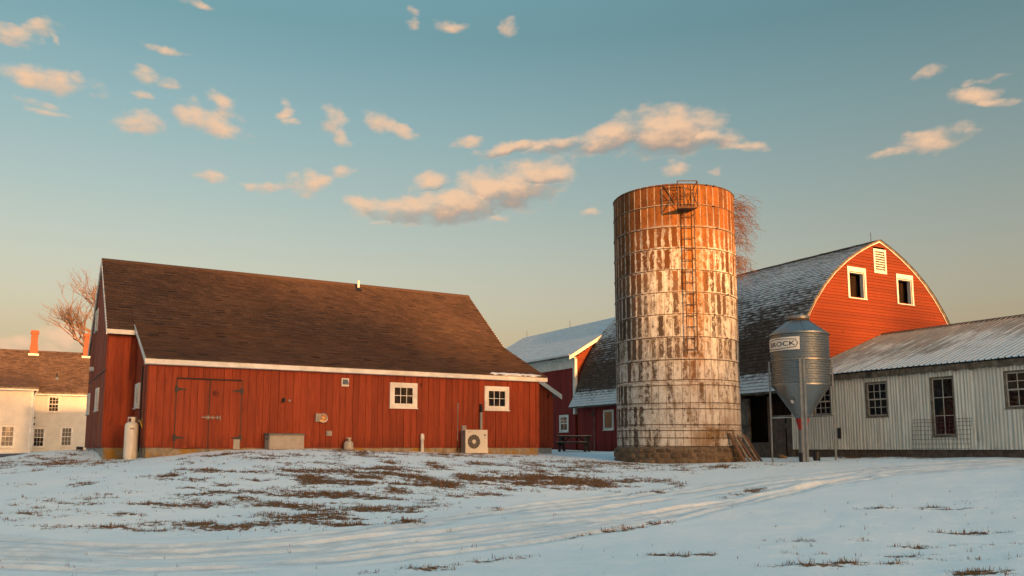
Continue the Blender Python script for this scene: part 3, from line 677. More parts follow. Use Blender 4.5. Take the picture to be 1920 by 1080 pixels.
MB().box(-.87, L, S2-.1, S2-.001, ZB-.02, 3.9).build('wall', M['red_board'], barn)
# foundation
MB().box(.03, L-.03, .015, .3, -.7, ZB-.008).box(.015, .29, .3, S1+.3, -.7, ZB-.009).build('foundation', M['foundation'], barn)
MB().box(-.84, .014, S1+.015, S1+.3, -.7, ZB-.007).box(-.85, -.6, S1+.301, S2-.05, -.7, ZB-.006).build('foundation', M['concrete'], barn)
MB().box(-.84, .0, S1+.003, S1+.014, -.7, ZB-.012).build('foundation', M['foundation'], barn)
# roof
XL, XR = -.95, L+.2
rslab = MB().prismx([(-.22, 2.65), (3.0, 4.09), (RS, RZ-.01), (9.95, 3.745), (9.95, 3.6), (RS, RZ-.17), (3.0, 3.94), (-.22, 2.52)], -.12, XR)
rslab.prismx([(2.68, 3.825), (RS, RZ-.011), (9.95, 3.744), (9.95, 3.601), (RS, RZ-.169), (2.68, 3.68)], XL, -.121)
roof = rslab.build('roof', M['old_wood'], barn)
rp = lambda u, s, z: (u, s, z)
courses([(-.25, 2.65), (3.0, 4.095), (RS, RZ)], -.13, XR+.015, .17, rp, seed=2, lift=.034).build('shingles', M['shingle'], roof, recalc=False, kind='stuff')
courses([(2.65, 3.80), (RS, RZ)], XL-.015, -.131, .17, rp, seed=3, lift=.034).build('shingles', M['shingle'], roof, recalc=False, kind='stuff')
courses([(9.98, 3.72), (RS, RZ)], XL-.015, XR+.015, .17, rp, seed=4, flip=True).build('shingles', M['shingle'], roof, recalc=False, kind='stuff')
MB().prismx([(RS-.13, RZ-.08), (RS-.14, RZ-.055), (RS, RZ+.045), (RS+.14, RZ-.055), (RS+.13, RZ-.08), (RS, RZ+.02)], XL-.02, XR+.02).build('ridge_cap', M['shingle'], roof)
MB().box(-.14, XR+.02, -.252, -.222, 2.485, 2.625).box(-.13, XR, -.222, .0, 2.475, 2.50).build('fascia', M['white_trim'], barn)
MB().box(XL-.02, -.122, 2.645, 2.675, 3.655, 3.80).build('fascia', M['white_trim'], barn)
for (xa, xb) in ((XL-.032, XL-.002), (XR+.002, XR+.032)):
    MB().prismx([(2.62, 3.80), (RS, RZ-.0), (9.98, 3.72), (9.98, 3.56), (RS, RZ-.17), (2.62, 3.62)], xa, xb).build('rake_board', M['white_trim'], barn)
MB().prismx([(-.25, 2.64), (2.95, 4.05), (2.95, 3.94), (-.25, 2.48)], -.15, -.122).build('rake_board', M['white_trim'], barn)
MB().prismx([(-.25, 2.64), (3.0, 4.09), (3.0, 3.94), (-.25, 2.48)], XR+.003, XR+.03).build('rake_board', M['white_trim'], barn)
# thin snow left along the eave at the far end
def lump(path, wd, h, seed, parent, name='snow'):
    rd = random.Random(seed); mb = MB(); n = len(path); vs = []
    for i, p in enumerate(path):
        k = min(1, min(i, n-1-i)/2+.15)*rd.uniform(.6, 1.2)
        for j, (dy_, dz_) in enumerate(((-1, 0), (-.7, .75), (0, 1), (.7, .75), (1, 0))): vs.append((p[0]+rd.uniform(-.02, .02), p[1]+dy_*wd*k, p[2]+dz_*h*k+dy_*wd*k*.447))
    return mb.add(vs, [(i*5+j, i*5+j+1, i*5+j+6, i*5+j+5) for i in range(n-1) for j in range(4)]).build(name, M['snow_lump'], parent, smooth=True, kind='stuff')
lump([(11.35+i*.12, -.17, 2.69) for i in range(21)], .10, .05, 3, roof)
lump([(3.2+i*.12, -.2, 2.675) for i in range(9)], .04, .02, 4, roof)
# double door
dtop = 2.07
for k, (a, b) in enumerate(((.80, 1.745), (1.772, 2.70))):
    d = MB(front(0)).box(a+.002, b-.002, .033, .04, .0, dtop).build('door', M['red_board'], barn)
    boards(d, lambda u, o, z: (u, -o-.039, z), a, b, .02, lambda u: dtop, M['red_board'], 30+k, .19, .21, .018, 'plank')
    hs = a if k == 0 else b; sg = 1 if k == 0 else -1
    for zc in (1.77, .32):
        h = MB(front(0)); q0, q1 = sorted((hs-sg*.05, hs+sg*.035)); h.box(q0, q1, .056, .07, zc-.095, zc+.095)
        pr = [(hs+sg*.035, zc+.042), (hs+sg*.28, zc+.013), (hs+sg*.28, zc-.013), (hs+sg*.035, zc-.042)]
        h.add([(p[0], .058, p[1]) for p in pr]+[(p[0], .069, p[1]) for p in pr], [(0, 1, 2, 3), (7, 6, 5, 4)]+[(i, 4+i, 4+(i+1) % 4, (i+1) % 4) for i in range(4)])
        h.build('hinge', M['black_iron'], d)
    if k == 0:
        lt = MB(front(0)); lt.box(1.53, 2.06, .075, .10, .92, .955)
        for x in (1.69, 1.74, 1.86, 1.99, 2.08): lt.box(x-.014, x+.014, .06, .115, .875 if x != 2.08 else .86, .995)
        lt.build('latch', M['gray_iron'], d)
    else:
        MB(front(0)).box(2.51, 2.70, .06, .08, -.02, .28).build('patch_board', M['plastic_grey'], d)
for xs_ in (.792, 1.7585, 2.708): MB(front(0)).box(xs_-.012, xs_+.012, .03, .0415, .0, 2.07).build('gap_shade', M['black_iron'], barn)  # dark strips standing in for the shaded gaps round the door leaves
MB(front(0)).box(.80, 2.71, .0, .085, 2.08, 2.118).build('drip_board', M['table_wood'], barn)
# windows
CURT = [M['glass'], M['glass']]
window(barn, front(-.03), 7.635, 8.645, 1.385, 2.24, .13, 3, 2, M['white_trim'], o=.04)
window(barn, front(-.03), 11.30, 12.32, 1.39, 2.25, .13, 3, 2, M['white_trim'], o=.04)
for (a, b, z0, z1) in ((8.5, 9.4, 1.29, 2.06), (4.9, 5.8, 1.29, 2.06), (6.85, 7.75, 4.28, 5.05)):
    window(barn, side(-.90), a, b, z0, z1, .12, 2, 2, M['white_trim'], o=.05)
window(barn, side(-.03), 1.45, 2.38, 1.27, 2.03, .12, 2, 2, M['white_trim'], o=.05)
# fixtures on the walls
MB(side(-.90)).prism([(7.5, 2.84), (7.72, 2.82), (7.6, 2.98)], .0, .14).build('flood_light', M['white_trim'], barn)
MB().tube([(-.95, 9.8, .0), (-1.15, 9.8, .02), (-1.2, 9.8, -.15)], .07, 10).build('downspout_elbow', M['bucket_black'], barn)
MB().tube([(-.045, 1.0, -.1), (-.045, 1.0, 2.5)], .02, 8).build('cable_conduit', M['black_iron'], barn)
MB(front(-.03)).box(3.98, 4.06, 0, .09, 1.47, 1.60).tube([(4.02, .06, 1.55), (3.96, .16, 1.47)], .035, 8).build('spigot', M['black_iron'], barn)
MB(front(-.03)).tube([(4.20, 0, 1.52), (4.20, .07, 1.52)], .035, 10).build('knob', M['plastic_grey'], barn)
lamp = MB(front(-.03)).box(5.06, 5.22, 0, .10, .86, 1.12).tube([(5.2, .05, .98), (5.27, .12, .98)], .04, 8).build('wall_lamp', M['plastic_grey'], barn)
bm_ = MB(lambda a, b, c: (5.29+a, -.16-c, .98+b)); bm_.lathe([(.03, -.10), (.08, -.085), (.12, -.04), (.145, .03), (.15, .035), (.138, .03), (.11, -.035), (.07, -.075), (.01, -.085)], 28)
bm_.build('bowl', M['copper_bowl'], lamp, smooth=True)
MB(lambda a, b, c: (5.29+a, -.16-c, .98+b)).lathe([(.001, .03), (.03, .02), (.045, -.01), (.04, -.04), (.02, -.08)], 16).build('bulb', M['bulb'], lamp, smooth=True)
ob = MB(front(-.03)).box(5.44, 5.62, 0, .07, .41, .57).build('outlet_box', M['plastic_grey'], barn)
MB(front(-.03)).box(5.475, 5.585, .07, .085, .445, .535).build('lid', M['concrete'], ob)
vt = MB(front(-.03)).box(5.92, 6.17, 0, .03, 2.04, 2.31).build('vent', M['white_trim'], barn)
MB(front(-.03)).add([(5.96, .03, 2.27), (6.13, .03, 2.27), (6.13, .14, 2.12), (5.96, .14, 2.12), (5.96, .03, 2.10), (6.13, .03, 2.10)], [(0, 1, 2, 3), (0, 3, 4), (1, 5, 2), (3, 2, 5, 4)]).build('hood', M['galv_leg'], vt)
MB().tube([(10.22, -.05, .25), (10.22, -.05, 1.50), (10.22, -.06, 1.58)], .014, 8).tube([(10.22, -.05, 1.44), (10.22, -.05, 1.6)], .022, 8).build('conduit', M['galv_leg'], barn)
MB().tube([(10.22, -.05, -.1), (10.22, -.05, .27)], .018, 8).build('conduit', M['black_iron'], barn)
MB(front(-.03)).box(10.37, 10.53, 0, .09, .62, .81).build('switch_box', M['plastic_grey'], barn)
st = MB().tube([(11.14, -.09, -.1), (11.14, -.09, 1.32)], .048, 12).build('line_cover', M['plastic_grey'], barn, smooth=True)
MB().tube([(11.14, -.09, 1.30), (11.14, -.09, 1.48), (11.14, -.05, 1.54), (11.14, .02, 1.55)], .055, 12).build('elbow', M['black_iron'], st, smooth=True)
rpv = MB().tube([(8.58, 5.85, 6.3), (8.58, 5.85, 6.86)], .05, 12).build('vent_pipe', M['pvc'], barn)
MB().lathe([(.17, 6.43), (.06, 6.56), (.055, 6.57)], 14, (8.58, 5.85)).build('collar', M['black_iron'], rpv)
# shed wing off the far end
zt = lambda u: 3.93-.57*(u-L)-.12
wn_ = MB().prism([(L, ZB-.02), (16.2, ZB-.02), (16.2, zt(16.2)), (L, zt(L))], S1+.001, S1+.1).build('wall', M['red_board'], barn)
boards(wn_, front(S1), L+.04, 16.22, ZB, zt, M['red_board'], 21)
MB().box(16.1, 16.2, S1+.1, 9.3, ZB-.02, zt(16.2)).build('wall', M['red_board'], barn)
MB().box(L+.05, 16.19, S1+.02, S1+.3, -.7, ZB-.008).build('foundation', M['concrete'], barn)
sr = MB().prism([(L+.21, 3.93-.57*.21), (16.55, 3.93-.57*2.9), (16.55, 3.82-.57*2.9), (L+.21, 3.82-.57*.21)], S1-.16, 9.5).build('roof', M['old_wood'], barn)
courses([(16.57, 3.92-.57*2.92), (L+.21, 3.93-.57*.21)], S1-.18, 9.5, .17, lambda u, s, z: (s, u, z), seed=9, flip=True).build('shingles', M['shingle'], sr, recalc=False, kind='stuff')
MB().prism([(L+.21, 3.92-.57*.21), (16.57, 3.92-.57*2.92), (16.57, 3.72-.57*2.92), (L+.21, 3.72-.57*.21)], S1-.20, S1-.165).build('rake_board', M['white_trim'], barn)

# ================= things along the red barn =================
def stand(t, s): p = bw(t, s, 0); return (p.x, p.y, EYE+gz(p.x, p.y)-.012)
BR = R(90-PHI1)
# tall gas cylinder
tk = thing('gas_cylinder', 'tall white gas cylinder with yellow hose in the notch of the red barn', 'gas cylinder', stand(-.30, .72), BR)
MB().lathe([(.165, 0), (.17, .04), (.185, .06), (.19, .10), (.19, .96), (.185, 1.01), (.165, 1.06), (.12, 1.10), (.05, 1.12), (.001, 1.12)], 32).build('tank', M['tank_white'], tk, smooth=True)
for a in (0.3, 2.4, 4.4): MB().lathe([(.115, 1.08), (.118, 1.25), (.110, 1.25), (.108, 1.08)], 8, a0=a, a1=a+1.0).lathe([(.117, 1.215), (.119, 1.255), (.108, 1.255), (.107, 1.215)], 10, a0=a-.3, a1=a+1.5).build('collar', M['tank_white'], tk)
MB().tube([(0, 0, 1.1), (0, 0, 1.22)], .025, 8).tube([(-.03, 0, 1.17), (.12, .0, 1.17)], .018, 8).lathe([(.03, 1.215), (.03, 1.235)], 10, cap=True).build('valve', M['brass'], tk)
MB().lathe([(.045, 0), (.06, .02), (.06, .07), (.045, .09)], 12, cap=True).build('regulator', M['unit_fin'], tk).location = (.19, .0, 1.10)
MB().tube([(.21, -.10, 1.15), (.24, -.22, 1.02), (.26, -.26, .93), (.285, -.24, .98), (.27, -.05, 1.22)], .017, 8).build('hose', M['hose_yellow'], tk, smooth=True)
MB().add([(.191*math.cos(a), .191*math.sin(a), z) for z in (.88, .93) for a in [-1.9+i*.1 for i in range(7)]], [(i, i+1, i+8, i+7) for i in range(6)]).build('stamp', M['plastic_grey'], tk)
# small cylinder
cy = thing('small_gas_cylinder', 'small squat tan gas cylinder standing against the red barn wall', 'gas cylinder', stand(6.13, -.28), BR)
MB().lathe([(.11, 0), (.115, .03), (.135, .035), (.155, .08), (.155, .20), (.14, .27), (.10, .31), (.04, .325), (.001, .325)], 28).build('tank', M['tank_tan'], cy, smooth=True)
for a in (.2, 2.3, 4.4): MB().lathe([(.085, .30), (.088, .40), (.08, .40), (.078, .30)], 8, a0=a, a1=a+.9).build('collar', M['tank_tan'], cy)
MB().lathe([(.086, .385), (.09, .425), (.08, .425), (.078, .385)], 20).build('handle_ring', M['tank_tan'], cy)
MB().tube([(0, 0, .32), (0, 0, .40)], .02, 8).build('valve', M['brass'], cy)
# deck box
db = thing('deck_box', 'tan plastic storage box with dark lid below the hose tap of the red barn', 'storage box', stand(4.0, -.36), BR)
bx_ = MB().box(-.54, .54, -.29, .29, .0, .44); bd_ = bevel(bx_.build('body', M['box_tan'], db), .012)
for (a, b, z0, z1) in ((-.49, .49, .30, .42), (-.49, .49, .04, .27)):
    MB().box(a, b, -.296, -.285, z0, z0+.02).box(a, b, -.296, -.285, z1-.02, z1).box(a, a+.02, -.296, -.285, z0+.02, z1-.02).box(b-.02, b, -.296, -.285, z0+.02, z1-.02).build('panel_rib', M['box_tan'], bd_)
MB().box(-.548, -.535, -.22, .22, .06, .08).box(-.548, -.535, -.22, -.2, .08, .36).box(-.548, -.535, .2, .22, .08, .36).build('panel_rib', M['box_tan'], bd_)
MB().box(-.552, -.53, -.06, .06, .30, .36).build('handle', M['black_iron'], db)
lid_ = MB(); lid_.add([(-.57, -.32, .44), (.57, -.32, .44), (.57, .32, .44), (-.57, .32, .44), (-.57, -.32, .49), (.57, -.32, .49), (.57, .32, .515), (-.57, .32, .515)], [(3, 2, 1, 0), (4, 5, 6, 7), (0, 1, 5, 4), (1, 2, 6, 5), (2, 3, 7, 6), (3, 0, 4, 7)])
bevel(lid_.build('lid', M['box_lid'], db), .012)
# white plastic stand pipe
pv = MB().lathe([(.055, -.1), (.055, .42), (.07, .425), (.072, .52), (.066, .545), (.066, .60), (.05, .63), (.001, .64)], 18).build('stand_pipe', M['pvc'], smooth=True)
pv.location = stand(8.82, -.14); tag(pv, 'short white plastic pipe with cap rising from the ground by the barn', 'pipe')
# heat pump
hp = thing('heat_pump', 'cream heat pump unit with round fan grille beside the far barn window', 'heat pump', stand(10.74, -.33), BR)
bevel(MB().box(-.44, .44, -.18, .18, .03, .845).build('casing', M['unit_cream'], hp), .012)
MB().box(-.36, -.24, -.16, .16, -.06, .03).box(.24, .36, -.16, .16, -.06, .03).build('foot_rail', M['unit_fin'], hp)
fins = MB()
for i in range(26): fins.box(-.447, -.438, -.17, .17, .06+i*.0295, .075+i*.0295)
for i in range(5): fins.box(-.4485, -.4365, -.17+i*.083, -.162+i*.083, .05, .83)
fins.build('coil_guard', M['unit_fin'], hp)
fan = MB(lambda a, b, c: (-.11+a, -.182-c, .43+b)).lathe([(.001, .001), (.245, .001), (.245, -.004)], 40).build('fan_opening', M['unit_grille'], hp)
gl_ = MB(lambda a, b, c: (-.11+a, -.182-c, .43+b))
for k in range(12): a = k*math.pi/6; gl_.tube([(.06*math.cos(a), .06*math.sin(a), .012), (.25*math.cos(a), .25*math.sin(a), .012)], .0045 if k % 3 else .007, 4)
for r_ in (.10, .135, .17, .205, .24): gl_.lathe([(r_-.002, .010), (r_+.002, .014), (r_+.002, .008)], 36)
gl_.build('grille', M['plastic_grey'], fan)
MB(lambda a, b, c: (-.11+a, -.182-c, .43+b)).lathe([(.001, .028), (.06, .024), (.075, .008)], 24).build('hub', M['unit_cream'], fan, smooth=True)
MB().box(.28, .37, -.186, -.178, .62, .70).box(.30, .38, -.186, -.178, .545, .56).box(-.36, -.18, -.186, -.178, .775, .787).box(-.36, -.25, -.1865, -.1785, .745, .752).build('badge', M['plastic_grey'], hp)
bevel(MB().box(.36, .47, -.19, -.03, .03, .23).build('valve_cover', M['unit_cream'], hp), .02)
# ================= arch-roofed barn, wing barn and metal-sided shed =================
PHI2 = 60.95; AX, AY = 10.60, 32.25
A2 = R(90-PHI2)
AF = Matrix.Translation((AX, AY, EYE)) @ Matrix.Rotation(A2, 4, 'Z')
def aw(t, s, z): return AF @ Vector((t, s, z))
arch = thing('arch_roof_barn', 'orange-red barn with rounded arch roof, dusted with snow, behind the silo', 'barn', (AX, AY, EYE), A2)
CXA = 5.38; LA = 14.6
HP = [(5.9, 2.15), (5.45, 2.95), (5.2, 3.7), (4.93, 4.4), (4.52, 5.1), (4.03, 5.8), (3.47, 6.45), (2.84, 7.05), (2.12, 7.58), (1.4, 8.01), (.7, 8.36), (0, 8.65)]
def half(z):
    for (h0, z0), (h1, z1) in zip(HP, HP[1:]):
        if z0 <= z <= z1: return h0+(h1-h0)*(z-z0)/(z1-z0)
    return HP[0][0] if z < HP[0][1] else 0
OPEN = [(3.33, 4.43, 6.05, 7.32), (6.33, 7.41, 6.05, 7.31), (4.97, 5.75, 7.21, 8.24)]
gw = MB().box(.0, 2*CXA, .35, .42, -.4, 2.9)
hv = [(CXA-h+.12, z-.06) for h, z in HP[1:]]+[(CXA+h-.12, z-.06) for h, z in HP[-2:0:-1]]
gw.prism(hv, .36, .41)
gwall = gw.build('gable_wall', M['interior'], arch)
z = 1.95; EX = .125
while z < 8.52:
    z1 = min(z+EX, 8.60); cuts = [(-1e3, -1e3)]
    for (a, b, c, d) in OPEN:
        if z1 > c+.03 and z < d-.03: cuts.append((a+.03, b-.03))
    cuts.sort(); cuts.append((1e3, 1e3))
    zz1 = z1+.02
    for (p, q_) in zip(cuts, cuts[1:]):
        lo, hi = max(p[1], CXA-half(z)+.05), min(q_[0], CXA+half(z)-.05)
        lo1, hi1 = max(p[1], CXA-half(min(zz1, 8.6))+.05), min(q_[0], CXA+half(min(zz1, 8.6))-.05)
        if hi-lo < .05 or hi1 <= lo1: continue
        # clip at random butt joints
        MB(front(0)).add([(lo, .0, z), (hi, .0, z), (hi, .044, z), (lo, .044, z), (lo1, .0, zz1), (hi1, .0, zz1), (hi1, .008, zz1), (lo1, .008, zz1)],
               [(3, 2, 1, 0), (4, 5, 6, 7), (0, 1, 5, 4), (1, 2, 6, 5), (2, 3, 7, 6), (3, 0, 4, 7)]).build('clapboard', M['red_clap'], gwall)
    z = z1
# openings with white casings
for (a, b, c, d) in OPEN[:2]:
    mb = MB(front(-.03)); mb.box(a, a+.095, 0, .03, c, d).box(b-.095, b, 0, .03, c, d).box(a+.095, b-.095, 0, .029, d-.19, d)
    win = mb.build('window', M['white_trim'], arch)
    MB(front(-.03)).box(a-.01, b+.01, -.03, .05, c-.04, c).build('sill', M['white_trim'], win)
    MB(front(-.03)).box(b-.14, b-.11, -.17, -.002, c, d-.2).box(a+.11, a+.14, -.17, -.002, c, d-.2).box(a+.14, b-.14, -.17, -.002, d-.24, d-.21).build('jamb', M['white_trim'], win)
    MB(front(-.03)).box(a+.03, b-.03, -.37, -.355, c-.1, d+.0).build('interior_board', M['interior'], win)
a, b, c, d = OPEN[2]
mb = MB(front(-.03)); mb.box(a, a+.09, 0, .03, c, d).box(b-.09, b, 0, .03, c, d).box(a+.09, b-.09, 0, .029, d-.10, d).box(a+.09, b-.09, 0, .029, c, c+.09)
vent = mb.build('louvre_vent', M['white_trim'], arch)
for i in range(8):
    zz = c+.10+i*.104
    MB(front(-.03)).add([(a+.09, .02, zz), (b-.09, .02, zz), (b-.09, -.03, zz+.07), (a+.09, -.03, zz+.07), (a+.09, .005, zz-.005), (b-.09, .005, zz-.005), (b-.09, -.045, zz+.065), (a+.09, -.045, zz+.065)],
        [(0, 1, 2, 3), (7, 6, 5, 4), (0, 4, 5, 1), (1, 5, 6, 2), (2, 6, 7, 3), (3, 7, 4, 0)]).build('slat', M['white_trim'], vent)
# arched rake trim
for sg in (-1, 1):
    mb = MB(front(-.02)); pts = HP[1:]
    for (h0, z0), (h1, z1) in zip(pts, pts[1:]):
        k0, k1 = h0*(1-.0)-.13, h1-.13*(1 if h1 > .3 else 0)
        i0, i1 = max(h0-.11, 0), max(h1-.11, 0)
        mb.add([(CXA+sg*h0, .0, z0), (CXA+sg*h1, .0, z1), (CXA+sg*i1, .0, z1-.06-(.06 if h1 == 0 else 0)), (CXA+sg*i0, .0, z0-.06), (CXA+sg*h0, .045, z0), (CXA+sg*h1, .045, z1), (CXA+sg*i1, .045, z1-.06-(.06 if h1 == 0 else 0)), (CXA+sg*i0, .045, z0-.06)],
               [(0, 1, 2, 3), (7, 6, 5, 4), (0, 4, 5, 1), (1, 5, 6, 2), (2, 6, 7, 3), (3, 7, 4, 0)])
    mb.build('rake_board', M['white_trim'], arch)
prL = [(CXA-h, z) for h, z in HP]; prR = [(CXA+h, z) for h, z in HP]
inner = [(CXA+(x-CXA)*.985, z-.07) for x, z in prL]; innerR = [(CXA+(x-CXA)*.985, z-.07) for x, z in prR]
rsl = MB()
for (o_, i_) in ((prL, inner), (prR, innerR)):
    for k in range(len(o_)-1):
        rsl.prism([o_[k], o_[k+1], i_[k+1], i_[k]], -.09, LA+.15)
aroof = rsl.build('roof', M['eave_wood'], arch)
ar = lambda u, s, z: (s, u, z)
courses(prL, -.11, LA+.17, .15, ar, lift=.022, cell=.22, seed=5, jit=.012).build('shingles', M['shingle_dark'], aroof, recalc=False, kind='stuff')
courses(prR, -.11, LA+.17, .15, ar, lift=.022, cell=.4, seed=6, flip=True).build('shingles', M['shingle_dark'], aroof, recalc=False, kind='stuff')
for s_ in (.35, 7.3, 14.2): MB().tube([(CXA, s_, 8.62), (CXA, s_, 9.05)], .012, 5).build('lightning_rod', M['black_iron'], arch)
# far gable
MB().prism(hv, LA-.1, LA).box(.0, 2*CXA, LA-.099, LA-.001, -.4, 2.85).build('wall', M['red_plain'], arch)
# long wall under the eave: boards at the far end, block and openings near the bin
lw = MB().box(.02, .12, 3.0, LA-.1, -.35, 2.75).build('wall', M['red_plain'], arch)
boards(lw, side(0.02), 10.2, 11.45, -.12, lambda u: 2.7, M['red_plain'], 41, .2, .28)
boards(lw, side(0.02), 11.45, 12.35, -.12, lambda u: .90, M['red_plain'], 42, .2, .28)
boards(lw, side(0.02), 11.45, 12.35, 1.93, lambda u: 2.7, M['red_plain'], 43, .2, .28)
boards(lw, side(0.02), 12.35, 13.15, -.12, lambda u: 2.7, M['red_plain'], 44, .2, .28)
dr = MB(side(0.02)).box(13.19, 14.68, 0, .02, -.1, 2.02).build('door', M['red_plain'], arch)
boards(dr, side(0.0), 13.19, 14.68, -.08, lambda u: 2.02, M['red_plain'], 45, .18, .24, .02, 'plank')
MB(side(-.03)).box(13.2, 13.45, .0, .02, 1.70, 1.78).box(13.14, 13.22, .0, .03, 1.64, 1.84).build('hinge', M['black_iron'], dr)
boards(lw, side(0.02), 13.19, 14.68, 2.05, lambda u: 2.7, M['red_plain'], 46, .2, .28)
MB(side(0.0)).box(13.13, 13.18, 0, .03, -.1, 2.05).build('door_post', M['old_wood'], arch)
window(arch, side(0.02), 11.47, 12.33, .92, 1.92, .07, 1, 1, M['white_trim'], o=.06, back=-.03)
# near end: doorway, posts, block wall
MB().box(.5, .55, -.0, 3.0, -.45, 2.9).build('wall', M['interior'], arch)
MB(side(0)).box(2.30, 2.75, -.1, .02, -.4, 1.98).build('plank_panel', M['old_wood'], arch)
MB(side(0)).box(1.08, 1.27, -.1, .03, -.4, 2.0).build('post', M['rust_board'], arch)
MB(side(0)).box(1.27, 2.30, -.12, -.02, -.5, .24).build('step', M['block'], arch)
MB(side(0)).box(1.27, 2.30, -.12, -.02, 2.02, 2.3).build('lintel', M['interior'], arch)
MB(side(0)).box(1.42, 1.95, -.1, .03, 2.07, 2.13).build('nailer', M['rust_board'], arch)
bwl = MB(side(0)).box(.02, 1.06, -.16, -.012, -.5, 1.15).build('wall', M['mortar'], arch)
for r_ in range(8):
    z0 = -.45+r_*.2; off = .2 if r_ % 2 else 0
    for c_ in range(-1, 4):
        a, b = max(.03, .03+c_*.4+off+.006), min(1.05, .03+(c_+1)*.4+off-.006)
        if b-a > .06 and z0 < 1.1: MB(side(0)).box(a, b, -.1, random.uniform(-.008, .004), z0+.006, min(z0+.194, 1.14)).build('block', M['block'], bwl)
MB(side(0)).box(.02, 1.06, -.1, .03, 1.15, 1.20).build('ledge', M['white_trim'], arch)
MB(side(0)).box(.02, 1.06, -.16, -.06, 1.2, 2.3).build('wall', M['interior'], arch)
for k in range(5): MB(side(0)).box(.4+k*.55, .44+k*.55, -.1, .02, 2.26, 2.60).build('rafter_end', M['old_wood'], arch)
MB().tube([aw_ for aw_ in [(-.12, .6, 2.17), (-.14, 1.3, 2.14), (-.12, 2.0, 2.16), (-.12, 2.7, 2.13)]], .02, 6).build('pipe', M['gray_iron'], arch)

# --- wing barn beyond it ---
wp = aw(0, 14.93, 0)
wing = thing('wing_barn', 'deep red barn wing with snow-covered gable roof and wide white frieze, behind the picnic table', 'barn', (wp.x, wp.y, EYE), A2)
WL, WE, WH, WR_ = 12.2, 5.0, 4.0, 7.55
wwl = MB().box(.02, .12, .05, WL, -.3, 4.75).build('wall', M['red_plain'], wing)
boards(wwl, side(.02), .0, 3.2, -.12, lambda u: 1.82, M['red_plain'], 51, .2, .28)
boards(wwl, side(.02), .0, 6.0, 1.86, lambda u: 4.3, M['red_plain'], 52, .2, .28, .035)
MB(side(0)).box(-.02, WL, .0, .03, 4.28, 4.78).build('frieze', M['white_trim'], wing)
MB(side(0)).box(-.12, WL+.1, -.02, .42, 4.79, 4.83).box(-.12, WL+.1, .421, .45, 4.77, 4.98).build('soffit', M['white_trim'], wing)
MB(side(-.02)).box(-.03, .13, .0, .035, 1.80, 4.279).build('corner_board', M['white_trim'], wing)
MB().box(-.045, .10, -.07, -.035, 1.8, 4.75).build('corner_board', M['white_trim'], wing)
wgw = MB().prism([(.02, -.3), (2*WH, -.3), (2*WH, 4.8), (WH, 7.4), (.02, 4.8)], .0, .1).build('gable_wall', M['red_clap'], wing)
for i in range(26):
    z0 = 4.0+i*.13; a, b = max(.1, (z0+.13-4.9)/(2.55/4.0)), min(2*WH-.1, 2*WH-(z0+.13-4.9)/(2.55/4.0))
    if b-a > .3: MB(front(0)).add([(a, .0, z0), (b, .0, z0), (b, .03, z0), (a, .03, z0), (a, .0, z0+.14), (b, .0, z0+.14), (b, .006, z0+.14), (a, .006, z0+.14)],
        [(3, 2, 1, 0), (4, 5, 6, 7), (0, 1, 5, 4), (1, 2, 6, 5), (2, 3, 7, 6), (3, 0, 4, 7)]).build('clapboard', M['red_clap'], wgw)
wrf = MB()
for (o_, i_) in ((((-.47, 4.88), (WH, WR_)), ((-.47, 4.78), (WH, WR_-.14))), (((2*WH+.47, 4.88), (WH, WR_)), ((2*WH+.47, 4.78), (WH, WR_-.14)))):
    wrf.prism([o_[0], o_[1], i_[1], i_[0]], -.22, WL+.2)
wroof = wrf.build('roof', M['old_wood'], wing)
courses([(-.50, 4.88), (WH, WR_)], -.24, WL+.22, .15, ar, seed=7).build('shingles', M['shingle_snow'], wroof, recalc=False, kind='stuff')
courses([(2*WH+.5, 4.88), (WH, WR_)], -.24, WL+.22, .15, ar, seed=8, flip=True).build('shingles', M['shingle_snow'], wroof, recalc=False, kind='stuff')
MB().prism([(-.5, 4.87), (WH, WR_), (WH, WR_-.2), (-.5, 4.67)], -.26, -.225).build('rake_board', M['white_trim'], wing)
MB().prism([(2*WH+.5, 4.87), (WH, WR_), (WH, WR_-.2), (2*WH+.5, 4.67)], -.26, -.225).build('rake_board', M['white_trim'], wing)
window(wing, side(-.02), .62, 1.50, .89, 1.80, .09, 2, [1, 2], M['white_trim'], o=.04, hung=True, glass=[M['glass'], M['glass_curtain']])
for s_ in (.6, 6.6, 12.0): MB().tube([(WH, s_, 7.5), (WH, s_, 7.95)], .014, 5).build('lightning_rod', M['black_iron'], wing)

